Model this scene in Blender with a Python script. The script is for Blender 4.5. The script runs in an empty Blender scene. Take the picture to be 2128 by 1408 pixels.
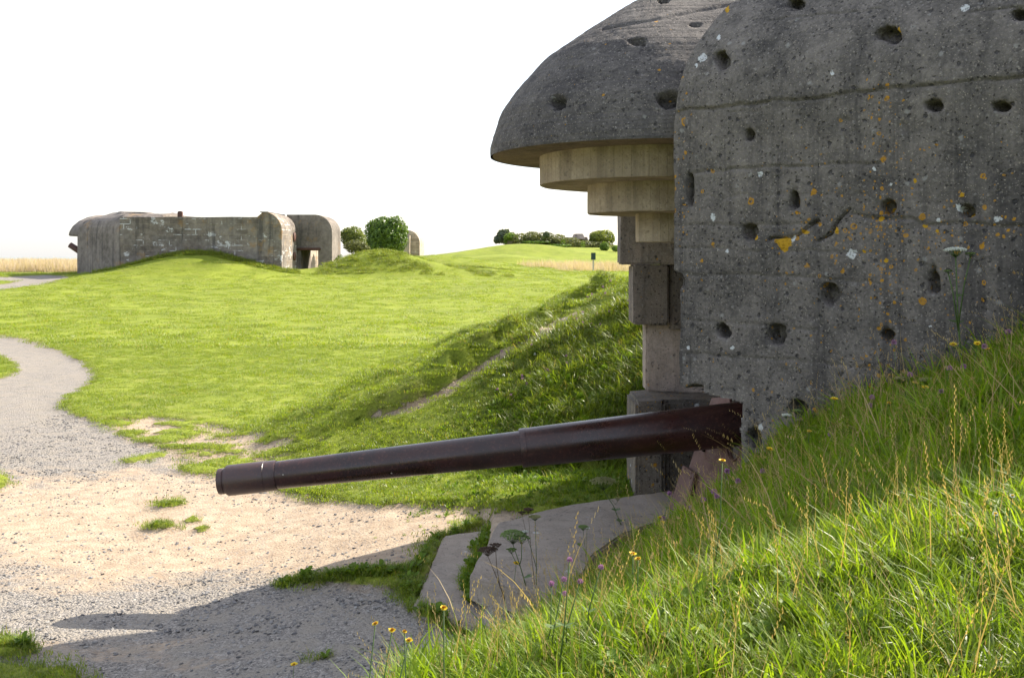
import bpy, bmesh, math, random
import numpy as np
from mathutils import Vector, Matrix
random.seed(7); rng = np.random.default_rng(11)
sc = bpy.context.scene
COL = sc.collection
R = math.radians
# ------------------------------------------------------------------ camera, sky, sun
F = 2128 * 35 / 36.0            # focal length in pixels of the photo
HV = 532.0                      # row of the horizon
cam = bpy.data.cameras.new('camera'); camo = bpy.data.objects.new('camera', cam); COL.objects.link(camo)
camo.location = (0, 0, 0); camo.rotation_euler = (R(90), 0, 0)
cam.lens = 35; cam.sensor_width = 36; cam.shift_y = (HV - 704) / 2128.0
cam.clip_start = 0.1; cam.clip_end = 60000
sc.camera = camo
SUN_EL = R(38.0); SUN_AZ = math.atan2(.8, .6)      # azimuth from +Y towards +X
w = bpy.data.worlds.new('World'); sc.world = w; w.use_nodes = True
nt = w.node_tree; bg = nt.nodes['Background']
sky = nt.nodes.new('ShaderNodeTexSky'); sky.sky_type = 'NISHITA'; sky.sun_disc = False
sky.sun_elevation = SUN_EL; sky.sun_rotation = SUN_AZ; sky.altitude = 50; sky.air_density = 1.0; sky.dust_density = 2.0; sky.ozone_density = 1.0
hz = nt.nodes.new('ShaderNodeMix'); hz.data_type = 'RGBA'; hz.inputs[0].default_value = .55      # thin bright summer overcast veil over the blue
nt.links.new(sky.outputs[0], hz.inputs[6]); hz.inputs[7].default_value = (3.75, 3.75, 3.85, 1)
nt.links.new(hz.outputs[2], bg.inputs[0]); bg.inputs[1].default_value = 0.15
sl = bpy.data.lights.new('sun', 'SUN'); sl.energy = 5.0; sl.angle = R(0.5); sl.color = (1.0, .91, .76)
slo = bpy.data.objects.new('sun', sl); COL.objects.link(slo)
sd = Vector((math.sin(SUN_AZ) * math.cos(SUN_EL), math.cos(SUN_AZ) * math.cos(SUN_EL), math.sin(SUN_EL)))
slo.rotation_euler = sd.to_track_quat('Z', 'Y').to_euler(); slo.location = (20, 20, 30)
sc.view_settings.view_transform = 'Standard'; sc.view_settings.look = 'None'
sc.view_settings.gamma = 1.0; sc.view_settings.exposure = 1.22
sc.cycles.max_bounces = 8; sc.cycles.transparent_max_bounces = 8

# ------------------------------------------------------------------ maths helpers
def ss(a, b, x):
    t = np.clip((np.asarray(x, float) - a) / (b - a), 0, 1); return t * t * (3 - 2 * t)
def _h(ix, iy, iz, seed):
    n = (ix.astype(np.int64) * 374761393 + iy.astype(np.int64) * 668265263 + iz.astype(np.int64) * 2147483647 + seed * 1274126177) & 0xffffffff
    n = ((n ^ (n >> 13)) * 1274126177) & 0xffffffff
    n = ((n ^ (n >> 16)) * 2246822519) & 0xffffffff
    return ((n ^ (n >> 15)) & 0xffffff) / float(0xffffff)
def vn(x, y, z=0.0, seed=0):
    x, y, z = np.broadcast_arrays(np.asarray(x, float), np.asarray(y, float), np.asarray(z, float))
    ix, iy, iz = np.floor(x), np.floor(y), np.floor(z); fx, fy, fz = x - ix, y - iy, z - iz
    fx, fy, fz = [f * f * (3 - 2 * f) for f in (fx, fy, fz)]; r = 0
    for a in (0, 1):
        for b in (0, 1):
            for c in (0, 1):
                wgt = (fx if a else 1 - fx) * (fy if b else 1 - fy) * (fz if c else 1 - fz)
                r = r + wgt * _h(ix + a, iy + b, iz + c, seed)
    return r * 2 - 1
def fbm(x, y, z=0.0, o=4, seed=0):
    r = 0; a = 1.0; s = 0
    for k in range(o):
        r = r + a * vn(np.asarray(x) * 2 ** k, np.asarray(y) * 2 ** k, np.asarray(z) * 2 ** k, seed + k); s += a; a *= .5
    return r / s
def px(u, v, Y): return np.array(((u - 1064) / F * Y, Y, -(v - HV) / F * Y))
def uv_of(x, y, z):
    y = np.maximum(y, .3); return 1064 + F * x / y, HV - F * z / y
def inpoly(u, v, P):
    r = np.zeros(np.shape(u), bool); n = len(P)
    for i in range(n):
        x1, y1 = P[i]; x2, y2 = P[(i + 1) % n]
        if y1 == y2: continue
        c = ((y1 > v) != (y2 > v)) & (u < (x2 - x1) * (v - y1) / (y2 - y1) + x1); r ^= c
    return r
def dline(u, v, P, sv=1.0):
    d = np.full(np.shape(u), 1e9)
    for (x1, y1), (x2, y2) in zip(P[:-1], P[1:]):
        dx, dy = x2 - x1, (y2 - y1) * sv; L = dx * dx + dy * dy + 1e-9
        t = np.clip(((u - x1) * dx + (v - y1) * sv * dy) / L, 0, 1)
        d = np.minimum(d, np.hypot(u - x1 - t * dx, (v - y1) * sv - t * dy))
    return d
def sdf(u, v, P, sv=1.0):
    d = dline(u, v, list(P) + [P[0]], sv); return np.where(inpoly(u, v, P), -d, d)
def smax(a, b, k): return .5 * (a + b + np.sqrt((a - b) ** 2 + k * k))

# ------------------------------------------------------------------ terrain
def ell(x, y, cx, cy, rx, ry, h):
    d = ((x - cx) / rx) ** 2 + ((y - cy) / ry) ** 2; return h * np.exp(-d)
def terr0(x, y):
    z = -3.12 + .25 * ss(-3.2, -.6, x) * (1 - ss(14, 26, y))
    z = z + .2 * ss(-.30, -.16, x) * ss(7.3, 7.7, y) * (1 - ss(11.3, 12.5, y))
    z = z + 1.5 * ss(36, 90, y) + .05 * fbm(x * .13, y * .13, 0, 3, 5) * ss(14, 30, y)
    z = z + .022 * fbm(x * 1.3, y * 1.3, 0, 3, 9)
    z = z + ell(x, y, -25, 79.6, 5.6, 3.4, 1.55) + ell(x, y, -26, 78, 7.5, 6, .55)
    z = z + ell(x, y, -11.4, 84, 4.0, 3.6, 1.35) + ell(x, y, -9.0, 82, 6.5, 2.8, 1.1) + ell(x, y, -8.5, 104, 7.5, 5, 1.5) + ell(x, y, -12, 118, 9, 6, 1.2) + ell(x, y, -6.0, 93, 5, 2.2, .8) + ell(x, y, -2, 132, 9, 4, 1.1) + ell(x, y, 4, 152, 8, 5, .9)
    z = z + ell(x, y, 9, 178, 20, 30, 3.0) + ell(x, y, 26, 185, 20, 34, 1.2) + ell(x, y, -5, 150, 14, 14, 1.6)
    z = z + .42 * fbm(x * .09, y * .09, 0, 3, 21) * ss(70, 110, y) * ss(-30, -10, x)
    z = z - 60 * ss(0, 40, y - 330 + .3 * x)
    return z
def mound1(x, y):
    m = -1.6 - .157 * np.maximum(y, -3) + .66 * x
    wy = ss(2.7, 6.2, y); near_ = -1.30 + .24 * x - 1.6 * np.maximum(0, -.33 - x)
    m = np.minimum(m - .05 - .13 * ss(2.1, 3.1, x) - .10 * ss(5.5, 7.2, y) * ss(2.2, 1.4, x), .6) * wy + near_ * (1 - wy) + .05 * fbm(x * .9, y * .9, 0, 3, 3)
    return m - 3.2 * ss(0, .75, y - 7.36 - .1 * fbm(x * 2, y * 2, 0, 2, 8))
def mound2(x, y):
    npp = .807 * x + .59 * y; al = -.59 * x + .807 * y
    m = -.5 - .262 * (al - 13.24) - .05 * np.maximum(0, al - 14) - (.625 - .36 * ss(9, 16.5, al)) * np.minimum(12.3 - npp, 12) * (npp < 12.3)
    m = m - .13 * np.maximum(0, npp - 12.3) + .05 * fbm(x, y, 0, 2, 33)
    t = fbm(npp * 1.25 + .45 * fbm(x * .5, y * .5, 0, 2, 14), al * .18, 0, 3, 44)
    m = np.minimum(m, .4) + .28 * np.abs(t) * ss(7.5, 9.5, npp) * (1 - ss(12.4, 13.4, npp)) - .05
    u, v = uv_of(x, y, m); wb = 9 * fbm(x * 1.6, y * 1.6, 0, 4, 15)
    for L, dp, wd in RUTS:      # worn terraces: a steep little face with the turf lipping over it
        a = np.array(L); vl = np.interp(u, a[:, 0], a[:, 1]); q = vl - v + wb; ends = ss(a[0, 0] - 10, a[0, 0] + 50, u) * (1 - ss(a[-1, 0] - 30, a[-1, 0] + 30, u))
        m = m + dp * ends * (.65 + .7 * fbm(x * .6, y * .6, 0, 2, 16)) * (ss(-wd * .5, wd * .7, q) * np.exp(-np.maximum(0, q - 6) / 42) - .45 * np.exp(-((q + wd) / wd) ** 2))
    return m - 3.2 * ss(0, 1.1, 12.5 - y)
RUTS = [([(690, 905), (780, 858), (850, 838), (930, 800), (1010, 746), (1100, 692), (1200, 640), (1265, 606)], .26, 10), ([(720, 832), (860, 780), (960, 728), (1080, 672), (1180, 632)], .17, 8), ([(900, 800), (960, 790), (1060, 745), (1160, 690), (1290, 625)], .16, 8),
        ([(640, 850), (760, 800), (880, 735), (1000, 690)], .13, 7), ([(1000, 820), (1100, 765), (1200, 720), (1300, 670)], .11, 8), ([(560, 900), (660, 868), (760, 830), (850, 790)], .10, 6), ([(840, 735), (940, 700), (1040, 655), (1130, 612)], .10, 6)]
MAIN = [(-3000, 640), (-300, 672), (0, 697), (60, 708), (130, 730), (180, 755), (207, 785), (185, 805), (140, 830), (133, 845), (165, 868), (215, 885), (270, 915), (340, 935), (380, 955), (440, 975), (470, 1000), (560, 1022), (640, 1034), (760, 1052), (900, 1050), (1050, 1066), (1150, 1085), (1250, 1110), (1350, 1200), (1500, 1300), (1500, 3000), (-3000, 3000)]
TUFT = [[(-300, 715), (0, 742), (25, 760), (30, 775), (0, 790), (-300, 800)], [(-200, 980), (0, 988), (22, 1000), (15, 1015), (0, 1022), (-200, 1040)],
        [(-300, 1320), (0, 1344), (45, 1352), (80, 1362), (40, 1372), (-300, 1374)], [(-300, 1392), (0, 1394), (90, 1396), (150, 1406), (180, 1440), (-400, 1600)],
        [(590, 1214), (700, 1205), (740, 1198), (790, 1200), (850, 1198), (872, 1185), (905, 1122), (1000, 1090), (1010, 1096), (930, 1114), (890, 1190), (862, 1250), (885, 1275), (975, 1305), (900, 1300), (850, 1265), (838, 1228), (700, 1217), (620, 1219)],
        [(300, 1100), (330, 1092), (372, 1098), (340, 1106)], [(405, 1104), (430, 1101), (436, 1106), (415, 1110)], [(380, 1085), (400, 1080), (412, 1085), (395, 1090)],
        [(320, 1052), (355, 1047), (378, 1052), (345, 1059)], [(240, 962), (330, 945), (350, 950), (270, 968)], [(375, 975), (450, 968), (460, 985), (400, 990)]]
WORN = [(205, 868), (300, 868), (420, 880), (520, 900), (600, 900), (680, 915), (640, 945), (560, 965), (470, 1010), (440, 975), (340, 935), (270, 915)]
FARP = [(-2500, 577), (0, 577), (100, 572), (150, 575), (100, 590), (40, 598), (0, 605), (-2500, 690)]
FARI = [(-2500, 590), (0, 584), (35, 586), (0, 592), (-2500, 640)]
DIRT = [(650, 925), (700, 900), (780, 866), (850, 848), (930, 812), (1010, 758), (1100, 702), (1210, 642)]
def terr_raw(x, y):
    z0 = terr0(x, y); z = smax(z0, mound1(x, y), .12); z = smax(z, np.where(y > 9, mound2(x, y), -50), .12)
    return z
def masks(x, y):
    """bare ground 0..1, sandy 0..1"""
    z0 = terr0(x, y); zr = terr_raw(x, y)
    u, v = uv_of(x, y, zr); ok = y > .5
    wob = fbm(x * 1.8, y * 1.8, 0, 3, 60)
    sv = 3.0
    k = 9 * (12 / np.maximum(y, 4)) ** .7
    d = -sdf(u, v, MAIN, sv)
    bare = ss(-1.0, 1.0, d / k + wob * .8)
    for T in TUFT:
        dt = -sdf(u, v, T, sv); bare = bare * (1 - ss(-1, 1, dt / k + wob * 1.1))
    dw = -sdf(u, v, WORN, sv); bare = np.maximum(bare, ss(-2, 2, dw / k) * ss(-.08, .12, fbm(x * 1.9, y * 3.0, 0, 4, 71) + .07))
    df = -sdf(u, v, FARP, 6.0); fp = ss(-2, 2, df) * (1 - ss(-2, 2, -sdf(u, v, FARI, 6.0)))
    bare = np.maximum(bare, fp)
    on1 = ss(.0, .10, zr - z0 - .10) * (y < 9); bare = bare * (1 - on1)
    dd = dline(u, v - 7, DIRT, 1.6); bare = np.maximum(bare, ss(18, 7, dd) * ss(-.3, .0, fbm(x * .8, y * .8, 0, 3, 81)) * (y > 10))
    bare = np.where(ok, bare, 0.0)
    # sandy trodden earth in the middle, grey stone chips on the path and at the bottom
    sand = ss(940, 1040, v + 40 * wob) * (1 - ss(1150, 1290, v + .10 * (400 - u) * (u < 400) + 70 * fbm(x * .7, y * 1.6, 0, 3, 91)))
    sand = np.maximum(sand, ss(.1, .5, fbm(x * .6, y * 1.5, 0, 3, 95)) * .55 * ss(880, 960, v))
    sand = np.maximum(sand, ss(-8, 8, dw / k)); sand = np.maximum(sand, (dd < 30) * (y > 10) * 1.0)
    return np.where(ok, bare, 0), np.where(ok, sand, 0)
def terr(x, y):
    b, s = masks(x, y); zr = terr_raw(x, y)
    return zr + .075 * (1 - b) * (y > 5) * (1 - ss(200, 300, y))
def gz(x, y): return float(terr(np.array([x]), np.array([y]))[0])
def hit(u, v, h=0.0, y0=1.5, y1=140, n=4000):
    """where the view ray of photo pixel (u, v) comes down to h above the ground"""
    ys = np.geomspace(y0, y1, n); xs = (u - 1064) / F * ys; zs = -(v - HV) / F * ys
    d = zs - terr_raw(xs, ys) - h; i = np.argmax(d <= 0)
    if d[i] > 0: i = n - 1
    return float(xs[i]), float(ys[i])

# ------------------------------------------------------------------ object helpers
def tag(o, label=None, cat=None, group=None, kind=None):
    if label: o['label'] = label
    if cat: o['category'] = cat
    if group: o['group'] = group
    if kind: o['kind'] = kind
    return o
def empty(name, loc, label, cat, group=None):
    o = bpy.data.objects.new(name, None); COL.objects.link(o); o.location = loc; o.empty_display_size = .2
    return tag(o, label, cat, group)
def link(name, me, mat, parent=None, smooth=False):
    o = bpy.data.objects.new(name, me); COL.objects.link(o)
    if mat: me.materials.append(mat)
    if smooth: me.polygons.foreach_set('use_smooth', [True] * len(me.polygons))
    if parent:
        o.parent = parent
        M = Matrix.Identity(4); q = parent
        while q: M = M @ Matrix.Translation(-Vector(q.location)) if q.type == 'EMPTY' else M; q = q.parent
        o.matrix_parent_inverse = M
    return o
def pyd(name, V, Fc, mat, parent=None, smooth=False):
    me = bpy.data.meshes.new(name); me.from_pydata([tuple(map(float, p)) for p in V], [], [tuple(map(int, f)) for f in Fc]); me.update()
    bm = bmesh.new(); bm.from_mesh(me); bmesh.ops.recalc_face_normals(bm, faces=bm.faces); bm.to_mesh(me); bm.free()
    return link(name, me, mat, parent, smooth)
def gridmesh(name, P, mat, parent=None, keep=None, smooth=True, attrs=None, flip=False):
    n, m = P.shape[:2]; idx = np.arange(n * m).reshape(n, m)
    q = np.stack([idx[:-1, :-1], idx[1:, :-1], idx[1:, 1:], idx[:-1, 1:]], -1).reshape(-1, 4)
    if flip: q = q[:, ::-1]
    if keep is not None: q = q[keep.reshape(-1)]
    me = bpy.data.meshes.new(name); me.vertices.add(n * m); me.vertices.foreach_set('co', P.reshape(-1).astype(np.float32))
    me.loops.add(len(q) * 4); me.loops.foreach_set('vertex_index', q.reshape(-1).astype(np.int32))
    me.polygons.add(len(q)); me.polygons.foreach_set('loop_start', np.arange(len(q), dtype=np.int32) * 4)
    me.update(calc_edges=True)
    if attrs:
        for k, a in attrs.items():
            at = me.attributes.new(k, 'FLOAT', 'POINT'); at.data.foreach_set('value', a.reshape(-1).astype(np.float32))
    return link(name, me, mat, parent, smooth)
def box(x0, x1, y0, y1, z0, z1):
    V = [(x, y, z) for z in (z0, z1) for y in (y0, y1) for x in (x0, x1)]
    return V, [(0, 2, 3, 1), (4, 5, 7, 6), (0, 1, 5, 4), (2, 6, 7, 3), (0, 4, 6, 2), (1, 3, 7, 5)]
def prism(poly, z0, z1):
    n = len(poly); V = [(x, y, z0) for x, y in poly] + [(x, y, z1) for x, y in poly]
    return V, [tuple(range(n))[::-1], tuple(range(n, 2 * n))] + [(i, (i + 1) % n, n + (i + 1) % n, n + i) for i in range(n)]
def prism_xz(poly, y0, y1):
    n = len(poly); V = [(x, y0, z) for x, z in poly] + [(x, y1, z) for x, z in poly]
    return V, [tuple(range(n)), tuple(range(n, 2 * n))[::-1]] + [(i, n + i, n + (i + 1) % n, (i + 1) % n) for i in range(n)]
def join(*ms):
    V = []; Fc = []
    for v, f in ms:
        k = len(V); V += list(v); Fc += [tuple(i + k for i in q) for q in f]
    return V, Fc
def bevel_rough(o, width=.02, seg=2, cuts=0, rough=0.0, fr=3.0, tri=False):
    """bevels the edges, subdivides and roughens a block so it reads as cast, worn concrete"""
    me = o.data; bm = bmesh.new(); bm.from_mesh(me)
    if width > 0: bmesh.ops.bevel(bm, geom=[e for e in bm.edges if len(e.link_faces) == 2 and e.calc_face_angle(0) > .3], offset=width, segments=seg, affect='EDGES', clamp_overlap=True)
    if cuts:
        for _ in range(8):
            es = [e for e in bm.edges if e.calc_length() > cuts]
            if not es: break
            bmesh.ops.subdivide_edges(bm, edges=es, cuts=1, use_grid_fill=True)
        bmesh.ops.triangulate(bm, faces=[f for f in bm.faces if len(f.verts) > 4])
    if rough:
        bm.normal_update(); co = np.array([v.co for v in bm.verts]); nn = [v.normal.copy() for v in bm.verts]
        d = fbm(co[:, 0] * fr, co[:, 1] * fr, co[:, 2] * fr, 4, 17) * rough
        for v, n_, k in zip(bm.verts, nn, d): v.co += n_ * float(k)
    bm.to_mesh(me); bm.free(); me.polygons.foreach_set('use_smooth', [False] * len(me.polygons)); return o
def lathe(prof, A, B, seg=64):
    """prof: (t metres from A towards B, radius)"""
    A = Vector(A); ax = (Vector(B) - A).normalized(); e1 = ax.cross(Vector((0, 0, 1))).normalized(); e2 = ax.cross(e1)
    V = []; Fc = []
    for t, r in prof:
        for k in range(seg):
            a = 2 * math.pi * k / seg; V.append(A + ax * t + (e1 * math.cos(a) + e2 * math.sin(a)) * r)
    n = len(prof)
    for i in range(n - 1):
        for k in range(seg): Fc.append((i * seg + k, i * seg + (k + 1) % seg, (i + 1) * seg + (k + 1) % seg, (i + 1) * seg + k))
    if prof[0][1] > 0: Fc.append(tuple(range(seg))[::-1])
    Fc.append(tuple((n - 1) * seg + k for k in range(seg)))
    return V, Fc
def tube(pts, r0, r1, seg=6):
    pts = [Vector(p) for p in pts]; V = []; Fc = []; n = len(pts)
    for i, p in enumerate(pts):
        d = (pts[min(i + 1, n - 1)] - pts[max(i - 1, 0)]).normalized(); e1 = d.orthogonal().normalized(); e2 = d.cross(e1)
        r = r0 + (r1 - r0) * i / (n - 1)
        for k in range(seg): a = 2 * math.pi * k / seg; V.append(p + (e1 * math.cos(a) + e2 * math.sin(a)) * r)
    for i in range(n - 1):
        for k in range(seg): Fc.append((i * seg + k, i * seg + (k + 1) % seg, (i + 1) * seg + (k + 1) % seg, (i + 1) * seg + k))
    Fc.append(tuple(range(seg))[::-1]); Fc.append(tuple((n - 1) * seg + k for k in range(seg)))
    return V, Fc

# ------------------------------------------------------------------ materials
class NT:
    def __init__(s, name):
        s.m = bpy.data.materials.new(name); s.m.use_nodes = True; s.t = s.m.node_tree; s.n = s.t.nodes; s.b = s.n['Principled BSDF']; s.out = s.n['Material Output']
        s.co = s.n.new('ShaderNodeTexCoord').outputs['Object']
    def l(s, a, b): s.t.links.new(a, b)
    def put(s, inp, v):
        if isinstance(v, bpy.types.NodeSocket): s.l(v, inp)
        elif v is not None:
            if inp.type == 'RGBA' and not isinstance(v, (int, float)): inp.default_value = tuple(v)[:3] + (1,)
            else: inp.default_value = v
    def math(s, op, a, b=None, c=None, clamp=False):
        n = s.n.new('ShaderNodeMath'); n.operation = op; n.use_clamp = clamp
        s.put(n.inputs[0], a); s.put(n.inputs[1], b)
        if c is not None: s.put(n.inputs[2], c)
        return n.outputs[0]
    def mul(s, a, b): return s.math('MULTIPLY', a, b)
    def add(s, a, b): return s.math('ADD', a, b)
    def rng(s, v, a, b, c=0.0, d=1.0, smooth=True):
        n = s.n.new('ShaderNodeMapRange'); n.interpolation_type = 'SMOOTHSTEP' if smooth else 'LINEAR'
        s.put(n.inputs[0], v); n.inputs[1].default_value = a; n.inputs[2].default_value = b; n.inputs[3].default_value = c; n.inputs[4].default_value = d
        return n.outputs[0]
    def map(s, sc=(1, 1, 1), loc=(0, 0, 0), co=None, rot=(0, 0, 0)):
        n = s.n.new('ShaderNodeMapping'); s.l(co or s.co, n.inputs[0]); n.inputs[1].default_value = loc; n.inputs[2].default_value = rot; n.inputs[3].default_value = sc; return n.outputs[0]
    def noise(s, scale, det=4, rough=.6, co=None, dist=0.0, col=False):
        n = s.n.new('ShaderNodeTexNoise'); s.l(co or s.co, n.inputs['Vector']); n.inputs['Scale'].default_value = scale; n.inputs['Detail'].default_value = det; n.inputs['Roughness'].default_value = rough; n.inputs['Distortion'].default_value = dist
        return n.outputs[1 if col else 0]
    def vor(s, scale, co=None, feat='F1', rnd=1.0):
        n = s.n.new('ShaderNodeTexVoronoi'); n.feature = feat; s.l(co or s.co, n.inputs['Vector']); n.inputs['Scale'].default_value = scale; n.inputs['Randomness'].default_value = rnd
        return n
    def sep(s, c):
        n = s.n.new('ShaderNodeSeparateColor'); s.l(c, n.inputs[0]); return n.outputs
    def xyz(s, c=None):
        n = s.n.new('ShaderNodeSeparateXYZ'); s.l(c or s.co, n.inputs[0]); return n.outputs
    def mix(s, f, a, b, mode='MIX'):
        n = s.n.new('ShaderNodeMix'); n.data_type = 'RGBA'; n.blend_type = mode; n.clamp_factor = True
        s.put(n.inputs[0], f); s.put(n.inputs[6], a); s.put(n.inputs[7], b); return n.outputs[2]
    def attr(s, name):
        n = s.n.new('ShaderNodeAttribute'); n.attribute_name = name; return n
    def warp(s, co, scale, amt):
        n = s.n.new('ShaderNodeVectorMath'); n.operation = 'SUBTRACT'; s.l(s.noise(scale, 3, .6, co, col=True), n.inputs[0]); n.inputs[1].default_value = (.5, .5, .5)
        k = s.n.new('ShaderNodeVectorMath'); k.operation = 'SCALE'; s.l(n.outputs[0], k.inputs[0]); k.inputs[3].default_value = amt
        a = s.n.new('ShaderNodeVectorMath'); a.operation = 'ADD'; s.l(co, a.inputs[0]); s.l(k.outputs[0], a.inputs[1]); return a.outputs[0]
    def bump(s, h, dist=.01, st=1.0, nrm=None):
        n = s.n.new('ShaderNodeBump'); s.put(n.inputs['Height'], h); n.inputs['Distance'].default_value = dist; n.inputs['Strength'].default_value = st
        if nrm: s.l(nrm, n.inputs['Normal'])
        return n.outputs[0]
    def done(s, col, rough=.85, nrm=None, spec=.3):
        s.put(s.b.inputs['Base Color'], col); s.put(s.b.inputs['Roughness'], rough); s.b.inputs['Specular IOR Level'].default_value = spec
        if nrm: s.l(nrm, s.b.inputs['Normal'])
        return s.m

def concrete(name, dark=(.10, .098, .1), light=(.24, .225, .21), tone=.5, lich=0.0, white=.4, streak=.4, fleck=1.0, boards=None, brown=0.0, speck=1.0, blotch=1.0, lichattr=None):
    k = NT(name); co = k.co
    big = k.noise(.9, 5, .6, dist=.4); mid = k.noise(5, 6, .65, dist=.3); fine = k.noise(45, 5, .7)
    t = k.add(k.mul(k.rng(big, .35, .65), .40), k.mul(k.rng(mid, .36, .64), .40)); t = k.add(t, k.mul(k.rng(fine, .34, .66), .40)); t = k.add(t, tone - .55)
    c = k.mix(t, dark, light)
    if brown: c = k.mix(k.mul(k.rng(k.noise(2.2, 4, .6), .42, .62), brown), c, (.27, .205, .14))
    # vertical rain streaks
    if streak:
        sn = k.noise(1, 5, .6, k.map((7, 7, .35))); sn2 = k.noise(1, 4, .6, k.map((30, 30, 1.1)))
        f = k.mul(k.rng(k.add(k.mul(sn, .7), k.mul(sn2, .3)), .46, .66), streak); c = k.mix(f, c, (.035, .034, .037))
    if lichattr:
        stn = k.attr('stain').outputs['Fac']; c = k.mix(k.mul(k.rng(k.add(stn, k.mul(k.math('SUBTRACT', sn, .5), 1.2)), .25, .85), .6), c, (.026, .025, .027))
    bl = k.rng(k.noise(9, 5, .75, dist=.8), .56, .66); c = k.mix(k.mul(bl, .45 * blotch), c, (.05, .046, .046)); bl2 = k.rng(k.noise(13, 5, .75, k.map((1, 1, 1), (4, 4, 4)), dist=.6), .58, .66); c = k.mix(k.mul(bl2, .4 * fleck), c, (.25, .22, .195))
    # pores, dark spots, pale grains
    wco = k.warp(k.warp(co, 14, .04), 55, .022)
    def spots(scale, keep, r0, r1, colr, amt, wc=wco, feat='F1'):
        v = k.vor(scale, wc); rnd = k.sep(v.outputs['Color'])
        on = k.rng(rnd[0], 1 - keep, 1 - keep + .02); rr = k.rng(v.outputs['Distance'], r0, r1, 1, 0)
        return k.mul(k.mul(on, rr), amt), rnd
    f, _ = spots(16, .30, .14, .30, 0, .75 * blotch); c = k.mix(f, c, (.035, .035, .04)); pore = f
    f, _ = spots(38, .30, .15, .34, 0, .7 * blotch); c = k.mix(f, c, (.04, .038, .04)); pore2 = f
    f, _ = spots(30, .28, .16, .34, 0, .55 * fleck); c = k.mix(f, c, (.26, .245, .235))
    f, _ = spots(70, .22, .2, .4, 0, .7 * speck); c = k.mix(f, c, (.34, .30, .26))
    f, _ = spots(11, .10 * white + .01, .10, .27, 0, .6); c = k.mix(f, c, (.31, .305, .30))
    if white:
        ww = k.warp(co, 25, .06); v = k.vor(4.5, ww); rd = k.sep(v.outputs['Color'])
        on = k.rng(rd[0], 1 - .22 * white, 1 - .22 * white + .01); e = k.math('SUBTRACT', v.outputs['Distance'], k.mul(rd[1], .12))
        f = k.mul(k.mul(on, k.rng(e, .05, .09, 1, 0)), k.rng(k.noise(60, 3, .7), .35, .5)); c = k.mix(k.mul(f, .85), c, (.58, .60, .62))
    if lich or lichattr:
        dens = k.attr(lichattr).outputs['Fac'] if lichattr else lich
        for scale, r_in, seed in ((6.5, .10, 3.1), (10, .11, 7.7), (15, .12, 1.3), (24, .13, 5.3), (34, .14, 2.9)):
            ww = k.warp(k.map((1, 1, 1), (seed, seed * 2, seed * 3)), 22, .035); v = k.vor(scale, ww); rd = k.sep(v.outputs['Color'])
            on = k.math('GREATER_THAN', k.mul(dens, .75), rd[0]); rad = k.add(k.mul(rd[1], .14), r_in)
            e = k.math('SUBTRACT', v.outputs['Distance'], rad)
            disc = k.rng(e, -.02, .03, 1, 0); ring = k.rng(k.math('ABSOLUTE', k.add(e, .05)), .02, .06, 1, 0)
            f = k.math('MAXIMUM', ring, k.mul(disc, k.rng(rd[2], .35, .7, .15, .8))); f = k.mul(k.mul(f, on), k.rng(k.noise(50, 3, .7), .3, .5, .45, 1))
            c = k.mix(f, c, (.42, .215, .022))
    if lichattr:
        nn_ = k.mul(k.math('SUBTRACT', k.noise(28, 4, .7), .5), 1.3); f = k.rng(k.add(k.attr('solid').outputs['Fac'], nn_), .5, .6); c = k.mix(f, c, (.43, .25, .02))
        f = k.rng(k.add(k.attr('pale').outputs['Fac'], nn_), .5, .62); c = k.mix(k.mul(f, .9), c, (.56, .58, .60))
    h = k.add(k.mul(fine, .5), k.mul(k.noise(140, 3, .7), .25)); h = k.add(h, k.mul(mid, 1.2)); h = k.math('SUBTRACT', h, k.mul(k.add(pore, pore2), .9))
    if boards == 'h':
        z = k.xyz()[2]; bw = k.noise(1, 2, .5, k.map((.25, .25, 34))); h = k.add(h, k.mul(bw, .8))
        c = k.mix(k.mul(k.rng(bw, .5, .7), .25), c, (.05, .05, .052))
    if boards == 'v':
        a = k.attr('board').outputs['Fac']; fr = k.math('FRACT', a); ln = k.rng(k.math('ABSOLUTE', k.math('SUBTRACT', fr, .5)), .44, .5); h = k.math('SUBTRACT', h, k.mul(ln, .2)); c = k.mix(k.mul(k.rng(k.noise(3, 3, .6), .4, .6), .3), c, (.16, .125, .09))
        c = k.mix(k.mul(ln, .12), c, (.06, .05, .04))
    return k.done(c, .92, k.bump(h, .017, 1.0), .2)

def leafmat(name, a, b, trans=.5, rough=.45, spec=.35, attr='tone'):
    k = NT(name); t = k.attr(attr).outputs['Fac']; oi = k.n.new('ShaderNodeObjectInfo').outputs['Random']
    f = k.add(k.mul(t, .7), k.mul(oi, .3)); c = k.mix(f, a, b)
    c = k.mix(k.rng(t, .93, .96), c, (.30, .24, .09))
    k.put(k.b.inputs['Base Color'], c); k.b.inputs['Roughness'].default_value = rough; k.b.inputs['Specular IOR Level'].default_value = spec
    tr = k.n.new('ShaderNodeBsdfTranslucent'); g = k.n.new('ShaderNodeMix'); g.data_type = 'RGBA'; g.blend_type = 'MULTIPLY'; g.inputs[0].default_value = 1
    k.l(c, g.inputs[6]); g.inputs[7].default_value = (1.5, 1.45, .6, 1); k.l(g.outputs[2], tr.inputs[0])
    mx = k.n.new('ShaderNodeMixShader'); mx.inputs[0].default_value = trans; k.l(k.b.outputs[0], mx.inputs[1]); k.l(tr.outputs[0], mx.inputs[2]); k.l(mx.outputs[0], k.out.inputs[0])
    return k.m
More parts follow.
